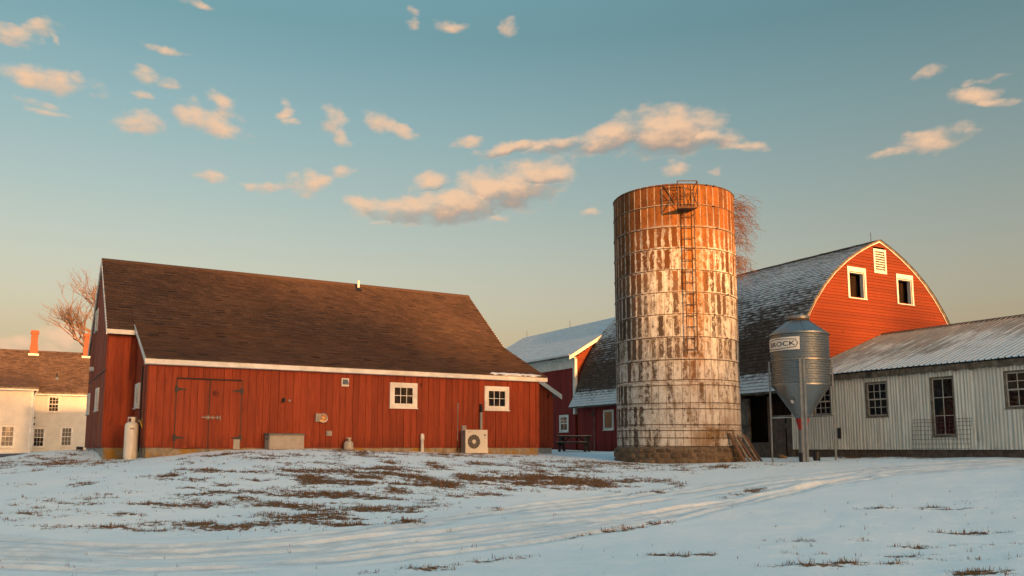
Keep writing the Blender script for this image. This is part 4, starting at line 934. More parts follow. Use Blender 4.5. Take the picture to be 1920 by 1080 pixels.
# --- metal-sided shed in front of the gable ---
shed = thing('metal_shed', 'grey-white corrugated metal shed with snow-streaked ribbed roof, in front of the orange gable', 'shed', (AX, AY, EYE), A2)
SE = -15.0
WN = [(-.95, -1.78, 1.19, 2.20), (-3.26, -4.12, 1.07, 2.26), (-5.69, -6.51, .38, 2.26), (-8.10, -9.15, 1.17, 2.27)]
edges = [.08]
marks = sorted([x for w_ in WN for x in (w_[0]-.0, w_[1]+.0)], reverse=True)+[SE]
sw = MB().box(.16, .2, SE, .05, -.1, 2.55).build('wall', M['interior'], shed)
def sheet(y0, y1, z0, z1, seed):
    """one corrugated sheet standing on the wall, from y0 down to y1"""
    rd = random.Random(seed); n = max(4, int((y0-y1)/.0135)); vs = []; mb = MB()
    zs = [z0, z0+(z1-z0)*.12, z0+(z1-z0)*.3, z0+(z1-z0)*.65, z1]; wob = [rd.uniform(-.018, .018), rd.uniform(-.012, .012), 0, 0, 0]
    if z0 > .2: wob = [0]*5
    ph = rd.uniform(0, 1)
    for j, zz in enumerate(zs):
        for i in range(n+1):
            y = y0+(y1-y0)*i/n; yw = y+.018*math.sin(y*7.3)+.011*math.sin(y*17.1); r_ = (yw/.118) % 1
            pr = .5-.5*math.cos(2*math.pi*r_); pr = min(1, pr*1.35)**1.3
            vs.append((-.002-.024*pr+wob[j]*math.sin(y*6+ph*6), y+wob[j]*.4, zz+(rd.uniform(-.004, .004) if j == 0 else 0)))
    m = n+1
    mb.add(vs, [(j*m+i, j*m+i+1, (j+1)*m+i+1, (j+1)*m+i) for j in range(4) for i in range(n)])
    return mb.build('sheet', M['wall_sheet'], sw, smooth=True, recalc=False)
y = .08; k = 0
for mk in marks:
    while y > mk+.01:
        y1 = max(mk, y-.66)
        if y1-mk < .12: y1 = mk
        wz = [w_ for w_ in WN if w_[1]-.01 < (y+y1)/2 < w_[0]+.01]
        if wz:
            sheet(y, y1, -.035, wz[0][2], k); sheet(y, y1, wz[0][3], 2.56, k+500)
        else: sheet(y, y1, -.035, 2.56, k)
        y = y1; k += 1
spec_ = [(3, [2, 2], True), (3, [2, 2], True), (2, [3], False), (3, [1, 2], True)]
for (y0, y1, z0, z1), (nc, nr, hg) in zip(WN, spec_):
    window(shed, side(.11), y1+.0, y0-.0, z0, z1, .05, nc, nr if hg else nr[0], M['old_wood'], M['sash_paint'] , o=.115, back=-.03, hung=hg, sashw=.035, mun=.02)
# rotted eave board with ragged lower edge
rd = random.Random(8); mb = MB(); n = 260; vs = []
for i in range(n+1):
    yy = .12+(SE-.1-.12)*i/n
    vs += [(-.13, yy, 2.60), (-.135+rd.uniform(-.012, .012), yy, 2.50+rd.uniform(-.01, .01)), (-.125+rd.uniform(-.012, .012), yy, 2.40+rd.uniform(-.035, .03)), (-.09, yy, 2.42), (-.03, yy, 2.45)]
mb.add(vs, [(i*5+j, i*5+j+1, i*5+j+6, i*5+j+5) for i in range(n) for j in range(4)])
mb.build('eave_board', M['eave_wood'], shed, recalc=False)
# ribbed roof sheets
SRX, SRZ = 5.31, 4.66
srf = MB().prism([(-.12, 2.60), (SRX, SRZ-.03), (2*SRX+.1, 2.60), (2*SRX+.1, 2.52), (SRX, SRZ-.11), (-.12, 2.52)], SE-.1, -.04).build('roof', M['eave_wood'], shed)
slope = (SRZ-2.64)/(SRX+.2)
yy = -.03; k = 0
while yy > SE-.2:
    y1 = yy-.8; rd = random.Random(100+k); n = 40; vs = []; mb = MB()
    xs = [-.2+rd.uniform(-.02, .02), .6, 1.6, 2.8, 4.0, SRX]
    dz = rd.uniform(-.004, .004)
    for x in xs:
        for i in range(n+1):
            y_ = yy+(y1-yy)*i/n; r_ = (y_/.2) % 1
            h = .050*max(0, 1-abs(r_-.5)/.18) if abs(r_-.5) < .18 else 0
            h = min(h, .034)+.004*math.cos(y_*62.8)
            vs.append((x-h*.35, y_, 2.64+slope*(x+.2)+h+dz))
    m = n+1
    mb.add(vs, [(j*m+i, j*m+i+1, (j+1)*m+i+1, (j+1)*m+i) for j in range(5) for i in range(n)])
    mb.build('roof_sheet', M['roof_sheet'], srf, recalc=False); yy = y1+.01; k += 1
MB().prism([(SRX-.25, SRZ-.06), (SRX, SRZ+.05), (SRX+.25, SRZ-.06), (SRX, SRZ+.03)], SE-.2, -.02).build('ridge_cap', M['hoop'], srf)
MB().add([(SRX, -.03, SRZ), (2*SRX+.2, -.03, 2.6), (2*SRX+.2, SE-.2, 2.6), (SRX, SE-.2, SRZ)], [(0, 1, 2, 3)]).build('roof_sheet', M['roof_sheet'], srf)
MB().tube([(SRX, -6.6, SRZ), (SRX, -6.6, SRZ+.4)], .01, 5).build('lightning_rod', M['black_iron'], shed)
MB().prism([(.05, -.1), (2*SRX, -.1), (2*SRX, 2.5), (SRX, SRZ-.12), (.05, 2.5)], SE, SE+.05).build('wall', M['wall_sheet'], shed)
# foundation blocks
fb = MB(side(.05)).box(SE, .05, -.2, -.03, -.7, -.04).build('foundation', M['mortar'], shed)
yy = .05; rd = random.Random(77)
while yy > SE+.2:
    ln = rd.uniform(.75, 1.15)
    MB(side(.05)).box(yy-ln+.012, yy-.012, -.15, rd.uniform(-.012, .012), -.65, -.045).build('block', M['block'], fb); yy -= ln
MB(side(-.03)).box(-2.18, -2.08, 0, .07, .35, .72).build('meter_box', M['black_iron'], shed)
# welded wire panel leaning on the shed
wpn = MB()
for i in range(15):
    yy = -5.06-i*.142; wpn.tube([(-.20, yy, -.02), (-.035, yy, .92)], .0045, 4)
for i in range(8):
    t = i/7; t = 1-(1-t)**1.15; wpn.tube([(-.206+.165*t, -5.05, -.01+.93*t), (-.206+.165*t, -7.06, -.01+.93*t)], .0055, 4)
p = aw(0, 0, 0); wp_ = wpn.build('wire_panel', M['wire'], recalc=False); wp_.matrix_world = AF
tag(wp_, 'rectangular welded wire mesh panel leaning below the tall shed window', 'wire panel')

# ================= silo =================
SX, SY, SRAD = 5.82, 30.0, 2.133
silo = thing('silo', 'tall concrete stave silo, rusty at the top, flaking white below, on stone base', 'silo', (SX, SY, EYE))
rows = [-.07+i*.7475 for i in range(13)]
def stave_mesh():
    mb = MB(); a = math.pi/52-.0012; ri, ro = SRAD-.07, SRAD
    b = a-.004; prof = [(ri, a, 0), (ro-.008, a, 0), (ro, b, .006), (ro, b, .994), (ro-.008, a, 1), (ri, a, 1)]
    vs = []
    for (r_, an, z_) in prof:
        for s_ in (-1, -.33, .33, 1): vs.append((r_*math.cos(an*s_), r_*math.sin(an*s_), z_))
    fs = [(i*4+j, i*4+j+1, (i+1)*4+j+1, (i+1)*4+j) for i in range(5) for j in range(3)]
    fs += [tuple(i*4 for i in range(6)), tuple(i*4+3 for i in range(5, -1, -1))]
    return mb.add(vs, fs)
sm = stave_mesh(); s0 = sm.build('stave', M['stave'], None); sme = s0.data; bpy.data.objects.remove(s0)
cam_ang = math.atan2(-SY, -SX); rest = MB(); jobs = []
for r_ in range(12):
    for k in range(52):
        a = 2*math.pi*(k+.5)/52; d_ = abs((a-cam_ang+math.pi) % (2*math.pi)-math.pi); jobs.append((d_, r_, k, a))
jobs.sort()
rd = random.Random(4); near = jobs[:300]
for d_, r_, k, a in jobs:
    h = .7475-.006 if r_ < 11 else 8.87-rows[11]
    if (d_, r_, k, a) in near[-1:] or d_ <= near[-1][0] and (d_, r_, k, a) <= near[-1]:
        o = bpy.data.objects.new('stave', sme); C.objects.link(o); o.parent = silo
        o.location = (0, 0, rows[r_]+.003); o.rotation_euler = (0, 0, a); sc_ = 1+rd.uniform(-.0022, .0022); o.scale = (sc_, sc_, h)
    else:
        ca, sa = math.cos(a), math.sin(a)
        rest.add([(x*ca-y_*sa, x*sa+y_*ca, rows[r_]+.003+z_*h) for x, y_, z_ in sm.v], sm.f)
rest.build('staves', M['stave'], silo, recalc=False, kind='stuff')
MB().lathe([(SRAD-.012, -.1), (SRAD-.012, 8.8)], 52).build('lining', M['mortar'], silo)
for zb_ in (8.84, 8.14, 7.38, 6.65, 5.91, 5.15, 4.41, 3.65, 2.90, 2.24, 2.07, 1.49, 1.30, .78, .59, .35, .08):
    n = 104; vs = []; rr = random.Random(int(zb_*100)); tb = MB(); pts = [((SRAD+.008)*math.cos(2*math.pi*i/n), (SRAD+.008)*math.sin(2*math.pi*i/n), zb_+.012*math.sin(i*.13+zb_)) for i in range(n+1)]
    tb.tube(pts, .013 if zb_ < 8.5 else .018, 5, cap=False)
    for a in (cam_ang+rr.uniform(-1, 1), cam_ang+rr.uniform(-1, 1)):
        c_, s_ = math.cos(a), math.sin(a); tb.tube([((SRAD+.02)*c_-.07*-s_*-1, (SRAD+.02)*s_-.07*c_, zb_), ((SRAD+.02)*c_+.07*-s_, (SRAD+.02)*s_+.07*c_, zb_)], .028, 6)
    tb.build('hoop', M['hoop'], silo, smooth=True, recalc=False)
# stone base
MB().lathe([(SRAD+.06, -.9), (SRAD+.075, .0), (SRAD+.02, .05), (SRAD-.1, .06)], 64).build('base', M['mortar'], silo, smooth=True)
base_o = [o for o in silo.children if o.name.startswith('base')][0]
def stone_mesh(seed):
    rd = random.Random(seed); bm = bmesh.new(); bmesh.ops.create_icosphere(bm, subdivisions=1, radius=1)
    bmesh.ops.subdivide_edges(bm, edges=bm.edges[:], cuts=0)
    for v in bm.verts:
        p = v.co; m_ = max(abs(p.y), abs(p.z), .5)
        v.co = Vector((p.x, max(-1, min(1, p.y*1.35)), max(-1, min(1, p.z*1.35))))*rd.uniform(.86, 1.08)
    me_ = bpy.data.meshes.new('stone'); bm.to_mesh(me_); bm.free(); me_.materials.append(M['stone'])
    me_.polygons.foreach_set('use_smooth', [True]*len(me_.polygons)); return me_
SM = [stone_mesh(i) for i in range(6)]
rd = random.Random(12)
for (zc, hh) in ((-.42, .11), (-.22, .10), (-.06, .075)):
    a = cam_ang-1.75+rd.uniform(0, .05)
    while a < cam_ang+1.75:
        wd = rd.uniform(.09, .24); a += wd/SRAD
        o = bpy.data.objects.new('stone', rd.choice(SM)); C.objects.link(o); o.parent = base_o
        rr_ = SRAD+.045; o.location = (rr_*math.cos(a), rr_*math.sin(a), zc+rd.uniform(-.02, .02)); o.rotation_euler = (rd.uniform(-.25, .25), 0, a)
        o.scale = (.07+rd.uniform(-.01, .02), wd*.98, hh*rd.uniform(.85, 1.12)); a += wd/SRAD
# ladder and the iron cage at its head
lad = MB(); th0, th1 = R(-92.0), R(-83.2); rl = SRAD+.13
P_ = lambda th, z_, r_=rl: (r_*math.cos(th), r_*math.sin(th), z_)
lad.tube([P_(th0, 3.05), P_(th0, 8.8)], .020, 5).tube([P_(th1, 3.05), P_(th1, 8.8)], .020, 5)
for zz in np.arange(3.3, 8.1, 1.49):
    for t_ in (th0, th1): lad.tube([P_(t_, zz), P_(t_, zz, SRAD-.02)], .014, 5)
ladder = lad.build('ladder', M['rust_iron'], silo, recalc=False)
for zz in np.arange(3.22, 8.75, .373): MB().tube([P_(th0, zz), P_(th1, zz)], .016, 5).build('rung', M['rust_iron'], ladder)
plat = MB(); c0, c1 = R(-97.5), R(-83.5); ro_ = SRAD+.55
plat.add([P_(c0, 7.92, SRAD+.02), P_(c1, 7.92, SRAD+.02), P_(c1, 7.86, ro_), P_(c0, 7.86, ro_), P_(c0, 7.97, SRAD+.02), P_(c1, 7.97, SRAD+.02), P_(c1, 7.91, ro_), P_(c0, 7.91, ro_)],
         [(3, 2, 1, 0), (4, 5, 6, 7), (0, 1, 5, 4), (1, 2, 6, 5), (2, 3, 7, 6), (3, 0, 4, 7)])
platform = plat.build('platform', M['rust_iron'], silo)
cg = MB()
ti, to = 8.62, 8.78
for t_ in (c0, c1):
    cg.tube([P_(t_, 7.91, ro_), P_(t_, to, ro_)], .02, 5).tube([P_(t_, ti, SRAD+.03), P_(t_, to, ro_)], .016, 5)
    cg.tube([P_(t_, 7.93, SRAD+.03), P_(t_, 8.6, ro_)], .012, 5).tube([P_(t_, 8.55, SRAD+.03), P_(t_, 7.93, ro_)], .012, 5)
cg.tube([P_(c0, to, ro_), P_(c1, to, ro_)], .018, 5).tube([P_(c0, 8.36, ro_), P_(c1, 8.36, ro_)], .012, 5)
cg.tube([P_(c0, 7.93, ro_), P_(R(-90.5), 8.6, ro_)], .010, 5).tube([P_(c1, 7.93, ro_), P_(R(-90.5), 8.6, ro_)], .010, 5)
cg.build('cage_rail', M['rust_iron'], platform, recalc=False)
MB().tube([P_(R(-112), 8.82, SRAD+.04), P_(c0, 8.82, SRAD+.03)], .016, 5).tube([P_(R(-109), 8.82, SRAD+.04), P_(R(-99), 8.15, SRAD+.04)], .014, 5).build('brace', M['rust_iron'], silo)

# dead creeper hanging over the silo's far rim
def creeper():
    rd = random.Random(21); mb = MB()
    for i in range(270):
        a = R(rd.uniform(-34, 45)); z0 = rd.choice([8.75, 8.6, 8.3, 7.9, 7.3, 6.7, 6.4])+rd.uniform(-.25, .15)
        p = Vector((SX+(SRAD+.01)*math.cos(a), SY+(SRAD+.01)*math.sin(a), EYE+z0))
        ln = rd.uniform(.35, 1.15)*(1 if z0 > 7.6 else .7); d_ = Vector((math.cos(a)+rd.uniform(-.4, .4), math.sin(a)+rd.uniform(-.5, .5), rd.uniform(-.2, .7))).normalized()
        pts = [p.copy()]; n = 7
        for k in range(n):
            d_ = (d_+Vector((rd.uniform(-.28, .28), rd.uniform(-.28, .28), rd.uniform(-.55, .12)))).normalized(); p = p+d_*ln/n; pts.append(p.copy())
        mb.tube(pts, [.007*(1-.75*k/n) for k in range(n+1)], 3, cap=False)
        for k in range(2, n+1):
            for _ in range(2):
                e = (d_+Vector((rd.uniform(-1, 1), rd.uniform(-1, 1), rd.uniform(-1, .6)))).normalized()*rd.uniform(.06, .2)
                mb.tube([pts[k], pts[k]+e*.5+Vector((0, 0, -.01)), pts[k]+e], [.0035, .0028, .0018], 3, cap=False)
    o = mb.build('creeper', M['vine'], recalc=False); tag(o, 'tangled bare creeper hanging off the upper edge of the silo', 'creeper')
creeper()

# ================= feed bin =================
BX, BY = 9.50, 28.02; BR_ = .925
tb_ = math.atan2(-BY, -BX)                                       # bearing of the yard's viewpoint side
gbz = gz(BX, BY)
fbin = thing('feed_bin', 'galvanised feed bin with cone bottom on four tall legs, in front of the shed', 'feed bin', (BX, BY, EYE), tb_)
prof = []; z_ = 2.05
zs = np.arange(2.05, 3.735, .0135)
for zz in zs: prof.append((BR_+.019*math.sin(2*math.pi*(zz-2.05)/.0795), float(zz)))
body = MB().lathe(prof, 96).build('body', M['galvanised'], fbin, smooth=True, recalc=False)
for zz in (2.86, 2.05, 3.735): MB().lathe([(BR_+.008, zz-.02), (BR_+.02, zz-.018), (BR_+.02, zz+.018), (BR_+.008, zz+.02)], 72).build('seam', M['galvanised'], body, smooth=False)
rc = MB().lathe([(BR_+.035, 3.70), (BR_+.03, 3.735), (.36, 4.19), (.34, 4.2)], 72).build('roof_cone', M['galvanised'], fbin, recalc=False); autosmooth(rc)
for k in range(8):
    a = 2*math.pi*k/8+.2; rb_ = MB().tube([((BR_+.02)*math.cos(a), (BR_+.02)*math.sin(a), 3.745), (.37*math.cos(a), .37*math.sin(a), 4.195)], .011, 5).build('roof_rib', M['galvanised'], rc)
MB().lathe([(.33, 4.17), (.33, 4.26)], 36).build('collar', M['rust_iron'], rc)
ld = MB().lathe([(.345, 4.245), (.36, 4.25), (.362, 4.33), (.33, 4.365), (.15, 4.385), (.001, 4.39)], 36).build('lid', M['galv_leg'], fbin); autosmooth(ld)
co_ = MB().lathe([(BR_-.0, 2.06), (BR_-.02, 2.03), (.215, .98), (.20, .97)], 72).build('hopper_cone', M['galvanised'], fbin, recalc=False); autosmooth(co_)
rv = MB()
for k in range(2):
    a = -.25+k*math.pi/2*1.0
    for i in range(24):
        t = .05+.9*i/24; r_ = BR_-.02+(.215-BR_+.02)*t+.004; rv.lathe([(.010, 0), (.010, .006)], 5, cap=True) if False else rv.box(r_*math.cos(a)-.006, r_*math.cos(a)+.006, r_*math.sin(a)-.006, r_*math.sin(a)+.006, 2.03-1.05*t-.006, 2.03-1.05*t+.006)
rv.build('rivets', M['galv_leg'], co_, kind='stuff')
a = -.62; r_ = .80
MB(lambda x, y_, z__: (r_*math.cos(a)+x*math.cos(a), r_*math.sin(a)+x*math.sin(a)+y_, 1.93+z__)).lathe([(.001, .02), (.05, .015), (.055, -.02)], 14).build('sight_cap', M['rust_iron'], co_)
a = -.46; r_ = .60
MB(lambda x, y_, z__: ((r_+x)*math.cos(a)-y_*math.sin(a), (r_+x)*math.sin(a)+y_*math.cos(a), 1.50+z__)).add([(.02, -.045, -.05), (.02, .045, -.05), (.075, .045, .05), (.075, -.045, .05)], [(0, 1, 2, 3)]).build('sticker', M['sign_white'], co_)
MB().lathe([(.21, .985), (.215, .96), (.135, .62), (.12, .60)], 28).build('boot', M['boot_red'], fbin, smooth=False)
MB().tube([(.0, -.04, .62), (.0, -.04, gbz-.05)], .085, 14).build('discharge_tube', M['galv_leg'], fbin)
for k in range(4):
    a = .06+k*math.pi/2; ca, sa = math.cos(a), math.sin(a)
    def lm(u, o, z__, ca=ca, sa=sa): return ((BR_+.03+o)*ca-u*sa, (BR_+.03+o)*sa+u*ca, z__)
    lg = MB(lm); zb_ = gbz-.05
    lg.box(-.03, .03, .0, .010, zb_, 2.84).box(-.092, -.03, .0, .05, zb_, 2.86).box(.03, .092, .0, .05, zb_, 2.86)
    lg.build('leg', M['galv_leg'], fbin)
br_ = MB()
for k in range(4):
    a, b_ = .06+k*math.pi/2, .06+(k+1)*math.pi/2; r_ = BR_+.03
    MB().tube([(r_*math.cos(a), r_*math.sin(a), 1.06), (r_*math.cos(b_), r_*math.sin(b_), 1.06)], .012, 5).build('brace', M['galv_leg'], fbin)
# the sign, curved to the bin; bin-local +x faces the yard, so the sign lies on the side of negative bearing
RSN = BR_+.018; TS0, TS1 = R(-91), R(1.0)
def onb(u, v, lift=0): a = u/RSN; return ((RSN+lift)*math.cos(a), (RSN+lift)*math.sin(a), v)
U0, U1 = TS0*RSN, TS1*RSN; V0, V1 = 3.16, 3.575
sg = MB(); n = 30
vs = [onb(U0+(U1-U0)*i/n, v) for v in (V0, V1) for i in range(n+1)]
sg.add(vs, [(i, i+1, i+n+2, i+n+1) for i in range(n)])
sign = sg.build('sign', M['sign_white'], fbin, recalc=False)
UM = (U0+U1)/2; VM = (V0+V1)/2; hw = (U1-U0)/2
hexp = [(U0+.10, VM+.125), (UM, VM+.165), (U1-.13, VM+.125), (U1-.06, VM), (U1-.13, VM-.125), (UM, VM-.165), (U0+.10, VM-.125), (U0+.04, VM)]
ol = MB(); wd = .011
for (p, q_) in zip(hexp, hexp[1:]+hexp[:1]):
    for i in range(10):
        u0 = p[0]+(q_[0]-p[0])*i/10; v0 = p[1]+(q_[1]-p[1])*i/10; u1 = p[0]+(q_[0]-p[0])*(i+1.05)/10; v1 = p[1]+(q_[1]-p[1])*(i+1.05)/10
        dn = Vector((-(v1-v0), u1-u0)).normalized()*wd
        ol.add([onb(u0+dn.x, v0+dn.y, .003), onb(u1+dn.x, v1+dn.y, .003), onb(u1-dn.x, v1-dn.y, .003), onb(u0-dn.x, v0-dn.y, .003)], [(0, 1, 2, 3)])
ol.build('outline', M['sign_black'], sign, recalc=False)
fc = bpy.data.curves.new('lettering', 'FONT'); fc.body = 'BROCK'; fc.size = .2; fc.align_x = 'CENTER'; fc.align_y = 'CENTER'; fc.offset = .0025; fc.space_character = 1.02
fo = bpy.data.objects.new('lettering', fc); C.objects.link(fo); dg = bpy.context.evaluated_depsgraph_get(); dg.update()
tm = bpy.data.meshes.new_from_object(fo.evaluated_get(dg)); bpy.data.objects.remove(fo)
xs = [v.co.x for v in tm.vertices]; ys = [v.co.y for v in tm.vertices]; wx = (max(xs)-min(xs)); wy = max(ys)-min(ys); mx = (max(xs)+min(xs))/2; my = (max(ys)+min(ys))/2
bmt = bmesh.new(); bmt.from_mesh(tm); bmesh.ops.triangulate(bmt, faces=bmt.faces); bmesh.ops.subdivide_edges(bmt, edges=[e for e in bmt.edges if e.calc_length() > .03], cuts=2); bmt.to_mesh(tm); bmt.free()
uc = (R(-70)+R(-7))/2*RSN; uw = (R(63))*RSN
for v in tm.vertices:
    v.co = Vector(onb(uc+(v.co.x-mx)/wx*uw, VM+(v.co.y-my)/wy*.152, .004))
tm.materials.clear(); tm.materials.append(M['sign_black'])
to_ = bpy.data.objects.new('lettering', tm); C.objects.link(to_); to_.parent = sign

# ================= things about the yard =================
def at_px(px, d): return ((px-960)/1600*d, d*1.0)
# boards propped against the silo
rd = random.Random(6)
LB = ['weathered plank nearest the silo ladder side, leaning on the silo base', 'pale narrow plank leaning second from the silo base', 'dark short plank leaning in the middle of the leaning planks', 'long reddish plank leaning fourth from the silo base', 'outermost reddish plank leaning beside the dark barn doorway']
for k in range(5):
    ba = R(-47+k*5.0); bx, by = SX+(2.62+.05*k)*math.cos(ba), SY+(2.62+.05*k)*math.sin(ba)
    ta = R(-53+k*5.6); tx, ty = SX+(2.19+.03*k)*math.cos(ta), SY+(2.19+.03*k)*math.sin(ta)
    b0 = Vector((bx, by, EYE+gz(bx, by)-.02)); t0 = Vector((tx, ty, EYE+(.50, .44, .38, .50, .47)[k]))
    d_ = (t0-b0).normalized(); sd = d_.cross(Vector((math.cos(ba), math.sin(ba), 0))).normalized(); nn = d_.cross(sd).normalized()
    wd = (.07, .05, .06, .065, .075)[k]; th = .016; mb = MB()
    mb.add([tuple(p+sd*a*wd+nn*b*th) for p in (b0, t0) for a, b in ((-1, -1), (1, -1), (1, 1), (-1, 1))], [(3, 2, 1, 0), (4, 5, 6, 7), (0, 1, 5, 4), (1, 2, 6, 5), (2, 3, 7, 6), (3, 0, 4, 7)])
    tag(mb.build('plank', M['rust_board'] if k % 2 == 0 else M['old_wood'], None), LB[k], 'plank', 'planks leaning on the silo')
# buckets under the bin
for k, (px, dd, lb) in enumerate(((1500, 27.5, 'black bucket at the foot of the bin, left of its front leg'), (1526, 28.3, 'black bucket at the foot of the bin, right of its front leg'))):
    x = (px-960)/1600*dd; o = thing('bucket', lb, 'bucket', (x, dd, EYE+gz(x, dd)-.01), 0, 'black buckets under the bin')
    MB().lathe([(.095, 0), (.11, .02), (.125, .28), (.132, .285), (.132, .30), (.118, .30), (.10, .03), (.001, .025)], 22).build('pail', M['bucket_black'], o, smooth=False)
    MB().tube([(.13*math.cos(t), .02, .29-.10*math.sin(t)) for t in np.linspace(0, math.pi, 9)], .004, 5).build('handle', M['galv_leg'], o)
# stones by the doorway
for k, (px, dd, s_, lb) in enumerate(((1414, 29.6, .15, 'mottled rounded stone beside the leaning planks'), (1462, 30.6, .13, 'brown stone at the foot of the block wall behind the bin'))):
    x = (px-960)/1600*dd; o = bpy.data.objects.new('rock', SM[k+1]); C.objects.link(o); o.location = (x, dd, EYE+gz(x, dd)+s_*.4); o.scale = (s_, s_*1.3, s_*.8); o.rotation_euler = (.2, .1, k)
    tag(o, lb, 'rock')
# picnic table
pt = thing('picnic_table', 'dark wooden picnic table with snow on its top, before the deep red barn wall', 'picnic table', (2.93, 40.4, EYE+gz(2.93, 40.4)), R(-14))
for k in range(5): MB().box(-.82, .82, -.37+k*.15, -.37+k*.15+.142, .685, .74).build('tabletop_plank', M['table_wood'], pt)
for yb in (-.72, .45):
    bn = MB().box(-.82, .82, yb, yb+.128, .39, .45).box(-.82, .82, yb+.138, yb+.27, .391, .449).build('bench', M['table_wood'], pt)
    if yb < 0: MB().box(-.78, .70, yb+.03, yb+.2, .4501, .458).build('snow', M['snow_lump'], bn, kind='stuff')
for x in (-.6, .6):
    for s_ in (-1, 1):
        MB(lambda a_, b_, c_, x=x, s_=s_: (x+a_, s_*b_, c_)).add([(-.055, .20, .70), (.055, .20, .70), (.055, .36, .70), (-.055, .36, .70), (-.055, .52, 0), (.055, .52, 0), (.055, .68, 0), (-.055, .68, 0)], [(0, 1, 2, 3), (7, 6, 5, 4), (0, 4, 5, 1), (1, 5, 6, 2), (2, 6, 7, 3), (3, 7, 4, 0)]).build('leg', M['table_wood'], pt)
    MB().box(x-.10, x-.056, -.72, .72, .28, .39).build('bench_beam', M['table_wood'], pt)
    MB().tube([(x, 0, .36), (x*.35, 0, .69)], .03, 4).build('brace', M['table_wood'], pt)
MB().box(-.80, .78, -.34, .35, .7405, .752).build('snow', M['snow_lump'], pt, kind='stuff')
# ================= white house beyond the drive =================
PHI3 = 60.5; HX, HY = -36.63, 66.54
hs = thing('white_house', 'white two-storey clapboard house with brown roof and brick chimneys, beyond the drive', 'house', (HX, HY, EYE), R(90-PHI3))
def claps(parent, mp, u0, u1, z0, z1, step=.11, holes=()):
    mb = MB(mp); z = z0
    while z < z1-.01:
        zz = min(z+step, z1); cuts = sorted([(a, b) for (a, b, c, d) in holes if zz > c and z < d]); lo = u0
        for (a, b) in cuts+[(u1, u1)]:
            if a-lo > .02: mb.add([(lo, .025, z), (a, .025, z), (a, .004, zz), (lo, .004, zz), (lo, .0, z), (a, .0, z)], [(0, 1, 2, 3), (4, 5, 1, 0)])
            lo = b
        z = zz
    return mb.build('clapboards', M['white_clap'], parent, recalc=False, kind='stuff')
HW0, HW1 = -12.0, 9.0
hw_ = MB().box(HW0, HW1, .0, 9.6, -.6, 4.35).build('wall', M['white_clap'], hs); claps(hw_, front(-.002), -.62, HW1, -.35, 4.2)
hl = MB().box(-13.0, -.62, -2.3, -.01, -.6, 4.5).build('wall', M['white_clap'], hs); claps(hl, front(-2.302), -13, -.72, -.3, 4.3); claps(hl, lambda u, o, z: (-.62+o, u, z), -2.3, -.0, -.3, 4.3)
MB().box(-.74, -.585, -2.34, -2.18, -.5, 4.3).build('corner_board', M['white_trim'], hs)
MB().box(HW0, HW1+.2, -.42, -.39, 4.12, 4.34).box(HW0, HW1, -.389, .0, 4.20, 4.24).build('fascia', M['white_trim'], hs)
MB().box(-13.2, -.30, -2.72, -2.69, 4.30, 4.50).box(-13.2, -.31, -2.689, -2.3, 4.36, 4.40).build('fascia', M['white_trim'], hs)
MB().tube([(-.36, -2.70, 4.38), (-.34, -2.6, 4.30), (-.44, -2.42, 4.12), (-.52, -2.40, 3.9), (-.52, -2.40, -.2)], .045, 8).build('downspout', M['white_trim'], hs)
HRS, HRZ = 5.0, 8.1
hr = MB().prismx([(-.45, 4.36), (HRS, HRZ-.02), (10.2, 4.36), (10.2, 4.2), (HRS, HRZ-.2), (-.45, 4.22)], HW0-.3, HW1+.3).prismx([(-2.76, 4.54), (1.62, 5.83), (1.62, 5.65), (-2.76, 4.42)], -13.2, -.26).build('roof', M['old_wood'], hs)
courses([(-.47, 4.36), (HRS, HRZ)], HW0-.3, HW1+.3, .18, rp, seed=61, cell=.6).build('shingles', M['house_shingle'], hr, recalc=False, kind='stuff')
courses([(-2.78, 4.54), (1.62, 5.84)], -13.2, -.25, .18, rp, seed=62, cell=.6).build('shingles', M['house_shingle'], hr, recalc=False, kind='stuff')
for cxh in (-.78, 3.16):
    ch = MB(); zb_ = HRZ-.45
    for (w0, z0, z1) in ((.34, zb_-.4, zb_+.95), (.29, zb_+.95, zb_+1.75), (.315, zb_+1.75, zb_+1.83), (.27, zb_+1.83, zb_+2.0), (.32, zb_+2.0, zb_+2.12), (.36, zb_+2.12, zb_+2.34), (.30, zb_+2.34, zb_+2.40)):
        w0 *= .88; z0, z1 = zb_+(z0-zb_)*.86, zb_+(z1-zb_)*.86; ch.box(cxh-w0, cxh+w0, HRS-.35-w0, HRS-.35+w0, z0, z1)
    cho = ch.build('chimney', M['brick_orange'], hs)
    MB().box(cxh-.38, cxh+.38, HRS-.35-.38, HRS-.35+.38, zb_-.42, zb_+.12).build('flashing', M['white_trim'], cho)
vp = MB().tube([(.97, 1.2, 5.2), (.97, 1.2, 6.0)], .06, 10).build('vent_pipe', M['black_iron'], hs)
MB().lathe([(.17, 5.45), (.08, 5.66)], 12, (.97, 1.2)).build('collar', M['galv_leg'], vp)
WT = M['white_trim']
window(hs, front(-.02), .39, 1.28, 2.79, 4.12, .10, 3, 2, WT, o=.05, hung=True)
window(hs, front(-.02), -.50, .41, .08, 1.64, .10, 3, 2, WT, o=.05, hung=True, glass=[M['glass'], M['glass'], M['glass'], M['glass'], M['glass'], M['glass'], M['glass_curtain'], M['glass_curtain'], M['glass_curtain']])
window(hs, front(-.02), 1.41, 2.31, .15, 1.72, .10, 3, 2, WT, o=.05, hung=True, glass=M['glass_curtain'])
window(hs, front(-2.33), -2.61, -1.59, .08, 1.73, .11, 3, 2, WT, o=.05, hung=True, glass=M['glass_curtain'])
